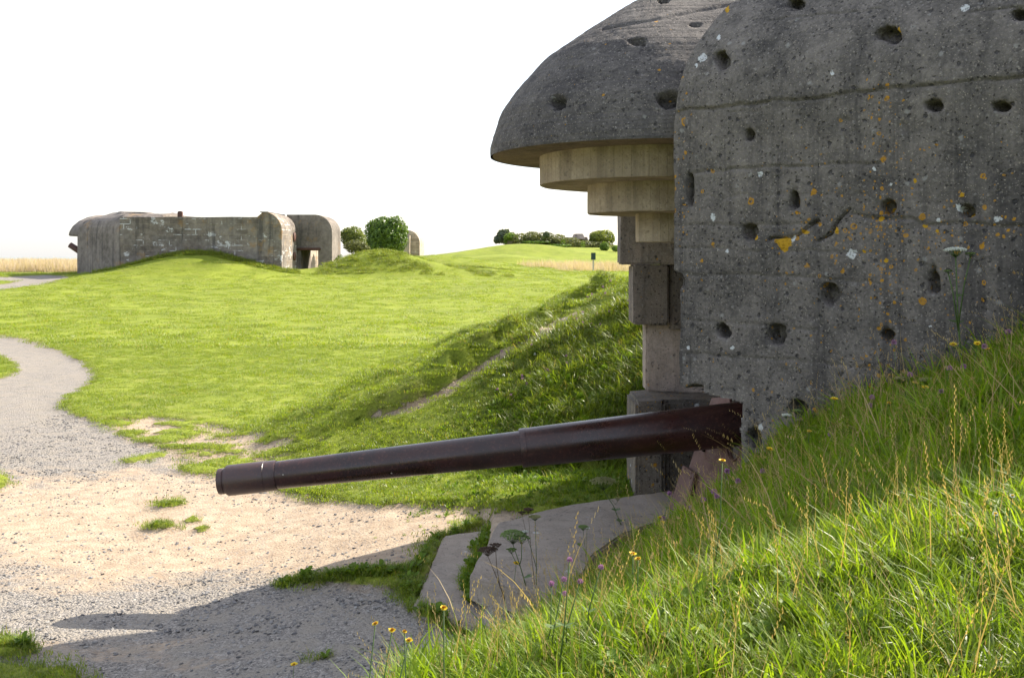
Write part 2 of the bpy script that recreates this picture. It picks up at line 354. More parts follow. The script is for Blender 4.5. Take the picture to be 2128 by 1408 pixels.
def plain(name, colr, rough=.6, var=.2, scale=20, spec=.4, metal=0.0):
    k = NT(name); n = k.noise(scale, 4, .6); c = k.mix(k.mul(k.rng(n, .35, .65), var), colr, tuple(x * .45 for x in colr)); m = k.done(c, rough, k.bump(n, .003, .4), spec); k.b.inputs['Metallic'].default_value = metal; return m

M_wall = concrete('weathered_concrete', (.060, .056, .055), (.200, .179, .166), .48, lichattr='lichen', white=.9, streak=.55)
M_dome = concrete('board_marked_concrete', (.056, .052, .054), (.165, .150, .142), .46, lich=.012, white=.25, streak=.25, boards='h')
M_step = concrete('bounce_lit_concrete', (.34, .275, .205), (.56, .46, .35), .66, white=.12, streak=.35, fleck=.4, boards='v', brown=.3, blotch=.35)  # warm light reflected from the sunlit ground is put into this colour
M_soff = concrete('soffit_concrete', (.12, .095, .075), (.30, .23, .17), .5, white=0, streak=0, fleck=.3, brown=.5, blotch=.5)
M_jamb = concrete('jamb_concrete', (.10, .09, .085), (.27, .225, .20), .5, lich=.02, white=.35, streak=.4, brown=.25)
M_jambp = concrete('pink_lit_concrete', (.20, .165, .15), (.42, .34, .295), .6, lich=.02, white=.3, streak=.25, brown=.2, blotch=.5)  # paler jamb concrete with pinkish reflected sunlight painted in
M_plin = concrete('plinth_concrete', (.085, .078, .07), (.22, .19, .16), .5, lich=.16, white=.4, streak=.3, brown=.3)
M_slab = concrete('slab_concrete', (.22, .19, .165), (.36, .31, .265), .6, white=.15, streak=0, fleck=.5, blotch=.5, speck=.6, brown=.15)

def ground_material():
    k = NT('ground_turf_and_gravel'); bare = k.attr('bare').outputs['Fac']; sand = k.attr('sand').outputs['Fac']; tanf = k.attr('tanfield').outputs['Fac']; mnd = k.attr('slope').outputs['Fac']
    # turf
    g = k.noise(.35, 5, .6); g2 = k.noise(3.0, 5, .65, dist=.5); g3 = k.noise(28, 4, .7, k.map((1, 1.0, 1)))
    t = k.add(k.add(k.mul(k.rng(g, .3, .7), .35), k.mul(k.rng(g2, .3, .7), .15)), k.mul(k.rng(g3, .3, .7), .5))
    gc = k.mix(t, (.085, .122, .012), (.262, .305, .038)); gc = k.mix(k.mul(k.rng(k.noise(.8, 4, .6, k.map((1, 1.6, 1))), .50, .75), .35), gc, (.28, .25, .09))
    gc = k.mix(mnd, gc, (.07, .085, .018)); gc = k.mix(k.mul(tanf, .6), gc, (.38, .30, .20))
    # stones
    w = k.warp(k.co, 9, .03)
    def chips(scale, stretch):
        v = k.vor(scale, k.map((1, stretch, .4), co=w)); r = k.sep(v.outputs['Color']); return v.outputs['Distance'], r
    d1, r1 = chips(34, 1.25); d2, r2 = chips(75, 1.2)
    gr = k.mix(r1[0], (.13, .12, .112), (.40, .365, .33)); gr2 = k.mix(r2[1], (.135, .125, .118), (.36, .33, .30)); gr = k.mix(k.rng(r2[2], .35, .6), gr, gr2)
    gr = k.mix(k.rng(k.noise(4, 5, .6), .42, .62), gr, (.29, .26, .225))
    sn = k.noise(6, 6, .65); sc_ = k.mix(k.rng(sn, .3, .7), (.30, .225, .16), (.44, .35, .26)); sc_ = k.mix(k.mul(k.rng(k.noise(60, 4, .7), .4, .7), .35), sc_, (.24, .2, .16))
    fl = k.mul(k.rng(r1[2], .66, .70), k.rng(d1, .3, .5, 1, 0)); sc_ = k.mix(k.mul(fl, .8), sc_, gr)
    sedge = k.rng(k.add(sand, k.mul(k.math('SUBTRACT', k.noise(3.2, 6, .75, k.map((1, 1.6, 1))), .5), 1.7)), .18, .82)
    bc = k.mix(sedge, gr, sc_)
    edge = k.rng(k.add(bare, k.mul(k.math('SUBTRACT', k.noise(7, 5, .7), .5), .9)), .42, .58)
    c = k.mix(edge, gc, bc)
    rim = k.mul(k.rng(k.math('ABSOLUTE', k.math('SUBTRACT', bare, .5)), .15, .45, 1, 0), .45); c = k.mix(k.mul(rim, k.rng(k.noise(12, 3, .6), .35, .6)), c, (.16, .12, .075))
    hg = k.add(k.mul(g3, 1.0), k.mul(g2, 1.5)); hb = k.add(k.mul(k.math('SUBTRACT', 1.0, d1), k.add(.5, r1[1])), k.mul(k.math('SUBTRACT', 1.0, d2), .4))
    hb = k.mul(hb, k.rng(sedge, 0, 1, 1, .35)); sc_ = sc_; h = k.add(k.mul(hg, k.math('SUBTRACT', 1.0, edge)), k.mul(hb, edge))
    return k.done(c, .95, k.bump(h, .022, .9), .15)
M_ground = ground_material()

# ------------------------------------------------------------------ ground sheet
def axis(segs):
    out = []
    for a, b, st in segs: out += list(np.arange(a, b, st))
    return np.array(out + [segs[-1][1]])
xs = axis([(-3000, -400, 200), (-400, -100, 20), (-100, -40, 2.0), (-40, -14, .6), (-14, -8, .2), (-8, 5.5, .085), (5.5, 20, .6), (20, 60, 3), (60, 400, 20), (400, 3000, 200)])
ys = axis([(-60, -5, 5), (-5, 1.5, .5), (1.5, 24, .085), (24, 45, .3), (45, 130, .6), (130, 330, 4), (330, 500, 20), (500, 900, 100)])
X, Y = np.meshgrid(xs, ys, indexing='ij')
BARE, SAND = masks(X, Y); zr = terr_raw(X, Y)
Z = zr + .075 * (1 - BARE) * (Y > 5) * (1 - ss(200, 300, Y)) + .012 * fbm(X * 5, Y * 5, 0, 3, 2) * (Y < 40)
uu, vv = uv_of(X, Y, zr)
TAN = ((Y > 84) & (X < -38) & (Y < 330)) * 1.0 * ss(88, 96, Y)
TAN = np.maximum(TAN, ss(1.4, .2, np.hypot((X - 9) / 7, (Y - 108) / 14)) * .45)
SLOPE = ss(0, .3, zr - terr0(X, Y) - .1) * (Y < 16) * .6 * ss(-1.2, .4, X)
ground = gridmesh('ground', np.stack([X, Y, Z], -1), M_ground, attrs={'bare': BARE, 'sand': SAND, 'tanfield': TAN, 'slope': SLOPE})
tag(ground, 'grassy ground with a worn gravel path and trodden earth below the gun', kind='structure')
km = NT('sea_water'); M_sea = km.done((.03, .07, .09), .15, km.bump(km.noise(.05, 6, .6), 1.0, .5), .5)
sea = pyd('sea', [(-30000, 300, -45), (30000, 300, -45), (30000, 50000, -45), (-30000, 50000, -45)], [(0, 1, 2, 3)], M_sea); tag(sea, 'pale sea on the horizon', kind='structure')

# ------------------------------------------------------------------ near casemate
cas = empty('gun_casemate', (3.0, 9.75, -3.0), 'huge pockmarked grey concrete gun casemate with domed visor filling the right of the view', 'bunker')
E = np.array([1.30, 8.0]); dW = np.array([1.99, -1.6]); dW = dW / np.linalg.norm(dW); nin = np.array([-dW[1], dW[0]]); nin = nin if nin[1] > 0 else -nin
CRAT = [(1500, 122, 17, 19), (1848, 73, 26, 20), (1940, 218, 17, 14), (2080, 221, 19, 11), (1556, 278, 10, 14), (1434, 388, 9, 34), (1650, 413, 12, 19), (1558, 484, 17, 17), (2010, 440, 15, 14), (1845, 432, 17, 16),
        (1940, 583, 14, 26), (1725, 608, 23, 21), (1502, 690, 15, 17), (1613, 696, 18, 19), (1845, 696, 16, 14), (1658, 850, 15, 21), (1570, 912, 15, 21), (1655, 10, 20, 17), (1405, 585, 16, 18), (1440, 805, 20, 9), (1780, 885, 22, 10), (1715, 905, 8, 8), (2118, 30, 14, 12)]
SHAL = [(1875, 265, 13, 16), (1755, 255, 16, 16), (1905, 470, 10, 10), (1700, 650, 16, 40), (1470, 612, 8, 10)]
CRK = [([(1600, 497), (1650, 491), (1672, 478), (1697, 458)], .0065, .06), ([(1703, 500), (1728, 484), (1745, 458), (1764, 437)], .0065, .06), ([(1395, 466), (1500, 468), (1560, 468), (1640, 464), (1700, 466)], .010, .012),
       ([(1770, 448), (1830, 452), (1900, 455), (1925, 468), (1960, 466), (2128, 472)], .012, .022)]
LIN = [([(1405, 232), (1560, 214), (1700, 203), (1850, 182), (2128, 158)], .010, .022), ([(1447, 357), (1640, 345), (1824, 337)], .009, .018), ([(1400, 515), (1600, 520), (1822, 527)], .010, .009), ([(1420, 568), (1600, 572), (1690, 575), (1825, 590)], .010, .012),
       ([(1420, 665), (1560, 673), (1700, 685)], .010, .009), ([(1430, 735), (1600, 745), (1720, 755), (1820, 768)], .010, .012), ([(1500, 235), (1700, 215)], .006, .006), ([(2000, 17), (2128, 5)], .008, .015), ([(1440, 410), (1700, 402), (1800, 402)], .008, .006),
       ([(1833, 180), (1830, 330), (1826, 500), (1822, 700), (1818, 900)], .014, .009), ([(1925, 340), (1922, 620)], .008, .008), ([(1560, 30), (1800, 5)], .008, .010)]
def wall_pt(s, o, z): return E[0] + dW[0] * s + nin[0] * o, E[1] + dW[1] * s + nin[1] * o, z
def wall_sz(u, v):
    a = (u - 1064) / F; y = (nin @ E) / (nin[0] * a + nin[1]); return float((np.array([a * y, y]) - E) @ dW), float(-(v - HV) / F * y)
prof = [(-3.2, 0), (1.12, 0), (1.32, .03), (1.5, .09), (1.7, .19), (1.89, .33), (2.05, .47), (2.19, .63), (2.33, .97), (2.42, 1.4), (2.48, 2.0)]
def sm_prof(step):
    P = np.array([(o, z) for z, o in prof]); seg = np.hypot(*np.diff(P, axis=0).T); t = np.concatenate([[0], np.cumsum(seg)])
    q = np.arange(0, t[-1], step); o = np.interp(q, t, P[:, 0]); z = np.interp(q, t, P[:, 1])
    kz = int(.22 / step); ker = np.hanning(2 * kz + 3); ker /= ker.sum(); pad = lambda a: np.convolve(np.pad(a, kz + 1, mode='reflect', reflect_type='odd'), ker, 'valid')
    return pad(o), pad(z)
ST = .0125
po, pz = sm_prof(ST)
sfr = np.concatenate([-np.arange(.5, 0, -.02), np.arange(0, 2.75, ST), np.arange(2.75, 6.7, .15), [6.7]])
S, T = np.meshgrid(sfr, np.arange(len(po)), indexing='ij'); O = po[T]; ZZ = pz[T]
s0 = .476 * O; edge = .016 * fbm(ZZ * 5, ZZ * 0, 0, 4, 31) + .035 * (ss(-.17, -.12, -ZZ - .02) * 0) + .055 * ss(.10, .16, -ZZ) - .0
s0 = s0 + np.maximum(0, edge * (O < .2))
Sx = s0 + np.maximum(S, 0) * (6.7 - s0) / 6.7
PX, PY, PZ = wall_pt(Sx, O, ZZ)
back = np.array([.30, .954]); neg = np.maximum(0, -S); PX = PX + back[0] * neg; PY = PY + back[1] * neg
U, V = uv_of(PX, PY, PZ)
nz = fbm(Sx * 14, ZZ * 14, 0, 4, 51); nz2 = fbm(Sx * 30, ZZ * 30, 0, 3, 57); nlow = fbm(Sx * 8, ZZ * 8, 0, 2, 58)
dep = .010 * fbm(Sx * 3.5, ZZ * 3.5, 0, 5, 41) + .004 * nz
for (cu, cv, ru, rv) in CRAT:
    an = math.atan2(0.35, 1) if cu in (1500, 1848, 1437) else 0
    rr = np.maximum(np.abs((U - cu) / ru * .8 + (V - cv) / rv * .45), np.hypot((U - cu) / ru, (V - cv) / rv) * .95) * 1.08 + .30 * nz + .42 * nlow + .16 * nz2
    D = .14 * min(1.0, (ru + rv) / 32); dep = dep - (D * (1 - ss(.68, 1.02, rr)) * (1 + .5 * fbm(Sx * 22, ZZ * 22, 0, 3, 66)) + .008 * (1 - ss(.9, 1.7, rr)))
for (cu, cv, ru, rv) in SHAL:
    rr = np.hypot((U - cu) / ru, (V - cv) / rv) + .3 * nz; dep = dep - .012 * (1 - ss(.6, 1.1, rr))
lines = CRK + LIN
for L, wd, dp in lines:
    LS = [wall_sz(a, b) for a, b in L]; d = dline(Sx + .03 * fbm(Sx * 9, ZZ * 9, 0, 4, 77), ZZ + .022 * fbm(Sx * 7, ZZ * 7, 0, 3, 78), LS); dep = dep - dp * np.exp(-(d / wd) ** 2) * (.55 + .45 * np.clip(1 + 2 * nz, 0, 2))
LS = [wall_sz(a, b) for a, b in LIN[0][0]]; zl = np.interp(Sx, [p[0] for p in LS], [p[1] for p in LS]); dep = dep + .012 * ss(-.01, .01, ZZ - zl - .0) * ss(.9, .2, ZZ - zl)
front = (S > -.005); dep = dep * np.where(front, 1, .4) ; dep = np.where(S > 2.76, 0, dep)
PX -= nin[0] * dep; PY -= nin[1] * dep
lic = .05 + .55 * np.exp(-((U - (1832 - (V - 400) * .02)) / 34) ** 2) * ss(100, 220, V) + .30 * np.exp(-((V - 465) / 55) ** 2) * ss(1590, 1750, U) + .10 * ss(1550, 1750, U) * ss(150, 400, V) * ss(2100, 1950, U) + .9 * np.exp(-(np.hypot((U - 1642) / 34, (V - 500) / 20)) ** 2) * 1.3 + .25 * np.exp(-((U - 1415) / 18) ** 2) - .08 * ss(0, 300, 400 - V)
def gs(L): return np.clip(sum(np.exp(-(np.hypot((U - a) / c, (V - b) / d)) ** 2) for a, b, c, d in L), 0, 1)
solid = gs([(1632, 502, 26, 12), (1630, 515, 9, 14), (1672, 482, 14, 6), (1568, 492, 9, 9), (1738, 478, 6, 12), (1850, 436, 10, 8), (2016, 448, 10, 7), (1869, 68, 5, 16), (1829, 455, 8, 10), (1922, 470, 9, 7), (1948, 480, 7, 5), (1901, 375, 6, 7), (2000, 405, 7, 8), (1841, 541, 7, 6), (1795, 522, 6, 6), (1512, 18, 6, 16), (1417, 160, 3, 9)]) * .85
pale = gs([(1482, 452, 8, 12), (1648, 498, 7, 13), (1730, 152, 7, 8), (1992, 432, 12, 13), (1950, 457, 7, 8), (2076, 455, 13, 9), (1580, 887, 7, 13), (1817, 352, 6, 6), (1449, 137, 5, 7), (1522, 722, 6, 6), (1430, 722, 5, 7), (1700, 886, 6, 9), (1737, 885, 6, 7), (1933, 677, 5, 5), (1580, 362, 7, 9), (1512, 522, 5, 7), (1492, 518, 4, 5), (1494, 78, 6, 8)]) * .82
stain = np.clip(ss(1740, 2000, U) * ss(120, 420, V) * .42 + .25 * ss(2040, 2128, U) + .18 * ss(500, 800, V) + .25 * np.exp(-((U - 1700) / 30) ** 2) * ss(620, 660, V) + .2 * np.exp(-((U - 1835) / 20) ** 2), 0, 1)
lic = np.clip(lic * (.65 + .6 * (fbm(Sx * 2, ZZ * 2, 0, 3, 88) + .5)), .0, 1.2)
sA = Sx[:-1, :-1]; zA = ZZ[:-1, :-1]; notch_s = .586 + .02 * fbm(zA * 6, zA * 0, 0, 3, 4); notch_z = -1.03 - .11 * np.clip(sA / .586, 0, 1) + .03 * fbm(sA * 9, sA * 0 + 3, 0, 4, 6)
keep = ~((sA < notch_s) & (zA < notch_z))
gridmesh('front_wall', np.stack([PX, PY, PZ], -1), M_wall, cas, keep, attrs={'lichen': lic, 'stain': stain, 'solid': solid, 'pale': pale}, flip=True)
# the mass of the casemate behind that skin
def inset(o):
    return [(1.38 + o, 8.07 + .49 * o), (6.5 + .1, 3.93 + o * 1.1), (12 - o, 3.93 + o), (12 - o, 15.57 - o), (6.6, 15.57 - o * 1.1), (1.38 + o, 11.43 - .49 * o)]
def loft(rings):
    n = len(rings[0][0]); V = []; Fc = []
    for P, z in rings: V += [(x, y, z) for x, y in P]
    for i in range(len(rings) - 1):
        for k in range(n): Fc.append((i * n + k, i * n + (k + 1) % n, (i + 1) * n + (k + 1) % n, (i + 1) * n + k))
    return V, Fc + [tuple(range(n))[::-1], tuple((len(rings) - 1) * n + k for k in range(n))]
rings = [(inset(.06), 1.0)] + [(inset(o + .1), z - .04) for z, o in prof[1:]] + [(inset(3.2), 2.55)]
pyd('roof_slab', *loft(rings), M_dome, cas)
near = [(1.46, 8.12), (6.6, 3.95), (6.6, 6.0), (3.2, 8.9), (2.3, 8.75)]; nearl = [(1.83, 7.80), (6.6, 3.95), (6.6, 6.0), (3.2, 8.9), (2.3, 8.6)]
pyd('inner_wall', *join(prism(near, -1.0, 1.01), prism(nearl, -3.4, -1.003), prism([(3.0, 8.7), (6.6, 5.9), (6.6, 13.6), (3.0, 10.9)], -3.4, 1.005)), M_jamb, cas)
# visor dome
C0 = np.array([1.42, 9.77]); rz = [(1.632, .965), (1.636, 1.05), (1.605, 1.14), (1.533, 1.38), (1.368, 1.615), (1.108, 1.9), (.778, 2.13), (.447, 2.35), (.22, 2.49), (.02, 2.56)]
A = np.array(rz); seg = np.hypot(*np.diff(A, axis=0).T); tt = np.concatenate([[0], np.cumsum(seg)]); q = np.linspace(0, tt[-1], 130); rp = np.interp(q, tt, A[:, 0]); zp = np.interp(q, tt, A[:, 1])
ker = np.hanning(13); ker /= ker.sum(); sm = lambda a: np.convolve(np.pad(a, 6, mode='reflect', reflect_type='odd'), ker, 'valid'); rp, zp = sm(rp), sm(zp); zp = np.maximum(zp, .965)
back_n = np.concatenate([np.arange(3.2, 0, -.02)]); ang = np.linspace(0, math.pi, 230); back_f = np.arange(.1, 3.3, .1)
rowsx = []; 
for t_, a_ in [(b, 0) for b in back_n] + [(0, a) for a in ang] + [(b, math.pi) for b in back_f]: rowsx.append((t_, a_))
Rw = np.array(rowsx); BX = Rw[:, 0][:, None]; AN = Rw[:, 1][:, None]
GX = C0[0] + BX * np.ones_like(rp) - np.sin(AN) * rp; GY = C0[1] - np.cos(AN) * rp; GZ = zp + .17 * BX * ss(0, 1.6, BX) * (zp - .965) / 1.6
Us, Vs = uv_of(GX, GY, GZ); arc = np.concatenate([-back_n, ang * 1.5, 4.7 + back_f])[:, None] * np.ones_like(rp); qq = q[None, :] * np.ones_like(arc)
dd = .007 * fbm(arc * 4, qq * 5, 0, 4, 101) + .0035 * fbm(arc * 25, qq * 25, 0, 3, 102) + .0007 * np.sin(qq * 2 * math.pi / .085) * (.6 + .8 * fbm(arc * 1.5, qq * 3, 0, 2, 5))
nzd = fbm(arc * 14, qq * 14, 0, 4, 55)
for (cu, cv, ru, rv) in [(1325, 86, 21, 10), (1157, 213, 18, 19), (1392, 207, 26, 18), (1378, 2, 12, 6), (1445, 52, 12, 5)]:
    rr = np.hypot((Us - cu) / ru, (Vs - cv) / rv) + .32 * nzd; fr = (GY < C0[1] + .2)
    dd = dd - fr * .14 * (1 - ss(.66, 1.0, rr))
dd = dd - .02 * np.exp(-(np.abs(Vs - (52 - (Us - 1300) * .19)) / 2.2) ** 2) * (GY < C0[1]) * (Us > 1250)
crum = np.exp(-(np.hypot((Us - 1185), (Vs - 130) * 1.2) / 30) ** 2); dd = dd - .05 * crum * np.maximum(0, nzd + .1)
dd = dd * ss(0, .05, qq)
nx = -np.sin(AN) * np.ones_like(rp); ny = -np.cos(AN) * np.ones_like(rp); slo_ = np.gradient(zp, rp + 1e-6 * np.arange(len(rp)))
gr = np.gradient(rp); gzp = np.gradient(zp); nl = np.hypot(gr, gzp); nr_, nz_ = gzp / nl, -gr / nl
GX += nx * nr_ * dd; GY += ny * nr_ * dd; GZ += nz_ * dd
gridmesh('visor', np.stack([GX, GY, GZ], -1), M_dome, cas, flip=False)
def dcap(r, xb, n=48, facets=True):
    return [(xb, C0[1] - r)] + [(C0[0] - math.sin(a) * r, C0[1] - math.cos(a) * r) for a in np.linspace(0, math.pi, n)] + [(xb, C0[1] + r)]
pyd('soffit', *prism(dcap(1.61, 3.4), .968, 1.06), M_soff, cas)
def step(name, r, z0, z1, n):
    P = dcap(r, 3.1, n); V, Fc = prism(P, z0, z1); me = bpy.data.meshes.new(name); me.from_pydata(V, [], Fc); 
    o = link(name, me, M_step, cas); bevel_rough(o, .008, 1, .12, .006, 4)
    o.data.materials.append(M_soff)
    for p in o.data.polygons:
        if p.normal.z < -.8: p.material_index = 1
    at = o.data.attributes.new('board', 'FLOAT', 'POINT')
    for i, v in enumerate(o.data.vertices):
        x, y = v.co.x - C0[0], v.co.y - C0[1]; at.data[i].value = ((math.atan2(-x, -y) * r if x < 0 else -x) / .078) + 40
    return o
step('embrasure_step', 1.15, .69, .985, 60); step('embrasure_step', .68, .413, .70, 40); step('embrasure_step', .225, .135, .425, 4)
def blk(name, poly, z0, z1, mat, bv=.02, rough=.012):
    V, Fc = prism(poly, z0, z1); me = bpy.data.meshes.new(name); me.from_pydata(V, [], Fc); o = link(name, me, mat, cas); bm = bmesh.new(); bm.from_mesh(me); bmesh.ops.recalc_face_normals(bm, faces=bm.faces); bm.to_mesh(me); bm.free()
    return bevel_rough(o, bv, 2, .10, rough, 4)
blk('embrasure_jamb', [(1.245, 11.4), (1.9, 11.12), (3.2, 11.12), (3.4, 13.3), (2.6, 12.5), (1.26, 11.9)], -.095, 1.0, M_jamb)
blk('embrasure_jamb', [(1.365, 11.2), (1.765, 11.2), (1.765, 11.4), (3.2, 11.4), (3.3, 13), (1.38, 11.78)], -.772, -.10, M_jamb)
blk('embrasure_jamb', [(1.78, 11.28), (3.1, 11.28), (3.1, 11.38), (1.78, 11.38)], -.83, -.11, M_jamb, .01, .006)
blk('embrasure_jamb', [(1.54, 11.45), (3.2, 11.0), (3.3, 12.6), (1.56, 11.9)], -1.56, -.776, M_jambp)
blk('plinth', [(1.32, 10.62), (1.63, 10.62), (1.66, 10.75), (3.4, 10.85), (3.4, 12.6), (1.32, 11.5)], -3.3, -1.553, M_plin, .035, .014)
# lower back wall behind the gun shield
blk('embrasure_floor', [(2.35, 8.7), (3.4, 8.7), (3.4, 10.8), (2.35, 10.6)], -3.3, -2.0, M_jamb)

# ------------------------------------------------------------------ gun
def paint(name, base, tone2, rg=.24):  # two paint tones mixed by noise
    k = NT(name); n = k.noise(3, 5, .6, dist=.5); c = k.mix(k.rng(n, .35, .65), base, tone2); n2 = k.noise(40, 4, .7); c = k.mix(k.mul(k.rng(n2, .52, .66), .5), c, (.11, .045, .032)); rs = k.rng(k.noise(7, 6, .75, k.map((.5, 1, 1))), .55, .68); c = k.mix(k.mul(rs, .45), c, (.075, .030, .020))
    v = k.vor(9, k.warp(k.co, 30, .01)); r = k.sep(v.outputs['Color']); dr = k.mul(k.math('GREATER_THAN', r[0], .93), k.rng(v.outputs['Distance'], .05, .09, 1, 0)); c = k.mix(dr, c, (.5, .47, .43))
    sp = k.add(k.rng(k.noise(2.2, 4, .6), .3, .7, rg, rg + .18), k.mul(rs, .15))
    return k.done(c, sp, k.bump(k.add(n2, k.mul(k.noise(6, 3, .5), .5)), .0015, .6), .6)
M_gun = paint('dark_oxide_gun_paint', (.022, .009, .010), (.040, .012, .011), .2)
M_ring = paint('matt_brown_gun_paint', (.042, .023, .024), (.058, .028, .026), .3); 
gm = np.array((-2.735, 9.30, -2.103)); gb = np.array((2.10, 9.45, -1.597)); L = float(np.linalg.norm(gb - gm))
gun = empty('coastal_gun', tuple(gb), 'long dark red-brown gun barrel jutting out of the near casemate over the gravel', 'gun')
ax = (gb - gm) / L
def tU(u):   # distance along the axis where photo column u falls
    a = (u - 1064) / F; return float((a * gm[1] - gm[0]) / (ax[0] - a * ax[1]))
t1, t2, t3, t4 = tU(474), tU(577), tU(1083), L + .9
def gp(name, prof, mat, seg=72): o = pyd(name, *lathe(prof, gm, gb, seg), mat, gun, True); o.data.polygons.foreach_set('use_smooth', [len(p.vertices) == 4 for p in o.data.polygons]); o.data.set_sharp_from_angle(angle=.5); return o
gp('barrel', [(t2 - .02, .127), (t2 + .02, .129), (.5 * (t2 + t3), .1455), (t3 + .02, .161)], M_gun)
gp('jacket', [(t3 - .006, .15), (t3 - .006, .178), (t3 + .006, .183), (t3 + .05, .1835), (t3 + .052, .1815), (.5 * (t3 + L), .198), (t4, .216)], M_gun)
gp('muzzle_collar', [(t1 - .004, .10), (t1 - .004, .137), (t1 + .006, .142), (t2 - .115, .1435), (t2 - .112, .1405), (t2 - .02, .1405), (t2 - .006, .136), (t2 - .006, .11)], M_ring)
gp('muzzle_ring', [(.02, .075), (0, .078), (-.004, .085), (-.002, .116), (.01, .120), (.048, .120), (.052, .114), (.066, .114), (.068, .128), (.09, .132), (t1, .132)], M_ring)
bk = NT('opening_shade_black'); M_shade = bk.done((.01, .01, .01), .9)  # black that stands for shade inside openings
gp('bore_shade', [(.0205, .074), (.022, .0745)], M_shade)  # black disc painted as the shade down the barrel
# sloping shield plates that the barrel passes through
M_plate = paint('brown_shield_paint', (.105, .050, .042), (.165, .085, .072), .65); 
pO = np.array((1.57, 9.9, -2.68)); e_r = np.array((.41, -1.3, 0.02)); e_r = e_r / np.linalg.norm(e_r); e_u = np.array((.41, 0.02, 1.23)); e_u -= e_r * (e_u @ e_r); e_u = e_u / np.linalg.norm(e_u); e_n = np.cross(e_r, e_u); e_n = e_n if e_n[0] < 0 else -e_n
def plate(name, poly, th, off, mat, bv=.006):
    Vv = [pO + e_r * a + e_u * b + e_n * off for a, b in poly] + [pO + e_r * a + e_u * b + e_n * (off + th) for a, b in poly]; n = len(poly)
    Fc = [tuple(range(n)), tuple(range(n, 2 * n))[::-1]] + [(i, (i + 1) % n, n + (i + 1) % n, n + i) for i in range(n)]
    o = pyd(name, Vv, Fc, mat, gun); return bevel_rough(o, bv, 1)
def pl_ab(u, v):
    d = np.array(((u - 1064) / F, 1, -(v - HV) / F)); t = (pO @ e_n) / (d @ e_n); p = d * t - pO; return float(p @ e_r), float(p @ e_u)
slot = [pl_ab(*p) for p in [(1517, 880), (1514, 925), (1516, 942), (1522, 953), (1528, 952), (1534, 944), (1539, 925), (1542, 900)]]
out = [pl_ab(1392, 1090), pl_ab(1478, 826), pl_ab(1516, 822)] + slot + [pl_ab(1575, 900), pl_ab(1600, 1010), pl_ab(1590, 1180), pl_ab(1400, 1180)]
shield = plate('shield', out, .03, -.03, M_plate)
pp = plate('cover_plate', [pl_ab(1402, 1200), pl_ab(1386, 1092), pl_ab(1427, 968), pl_ab(1452, 985), pl_ab(1428, 1080), pl_ab(1440, 1200)], .035, .012, M_plate)
for (u_, v_) in [(1432, 975), (1446, 984), (1425, 985), (1444, 995)]:
    a, b = pl_ab(u_, v_); c_ = pO + e_r * a + e_u * b + e_n * .045; o = pyd('rivet', *lathe([(-.004, .012), (.006, .011), (.010, .006)], c_, c_ + e_n, 10), M_plate, pp if 0 else gun)
a, b = pl_ab(1466, 928); plate('slit_shade', [(a - .012, b - .05), (a + .012, b - .05), (a + .012, b + .12), (a - .012, b + .12)], .02, .001, M_shade, .002)  # black strip laid on the shield as the shade of a slit
arc_ = [pl_ab(u_, v_) for u_, v_ in [(1512, 925), (1514, 944), (1521, 957), (1529, 956), (1537, 946), (1541, 925)]]
V, Fc = tube([pO + e_r * a + e_u * b + e_n * .006 for a, b in arc_], .011, .011, 8); pyd('port_rim', V, Fc, M_plate, gun, True)

# ------------------------------------------------------------------ slabs at its foot
def slab(name, pix, z, th, label, zfun=None):
    P = [tuple(px(u, v, F * (-z) / (v - HV))[:2]) for u, v in pix]; V, Fc = prism(P, z - th, z); me = bpy.data.meshes.new(name); me.from_pydata(V, [], Fc)
    bm = bmesh.new(); bm.from_mesh(me); bmesh.ops.recalc_face_normals(bm, faces=bm.faces); bm.to_mesh(me); bm.free()
    o = link(name, me, M_slab); bevel_rough(o, .018, 2, .08, .022, 4.5); return tag(o, label, 'slab')
slab('concrete_slab', [(975, 1195), (990, 1165), (1033, 1086), (1120, 1062), (1200, 1045), (1290, 1033), (1400, 1018), (1500, 1010), (1480, 1060), (1385, 1078), (1300, 1105), (1235, 1150), (1180, 1250), (1000, 1207)], -2.51, .2, 'broad worn concrete slab at the foot of the near casemate, under the gun')
slab('concrete_slab', [(856, 1258), (876, 1222), (922, 1112), (1008, 1100), (1060, 1098), (1100, 1250), (1170, 1330), (1050, 1330), (995, 1305)], -2.78, .22, 'lower narrow concrete slab edging the gravel, left of the broad slab')

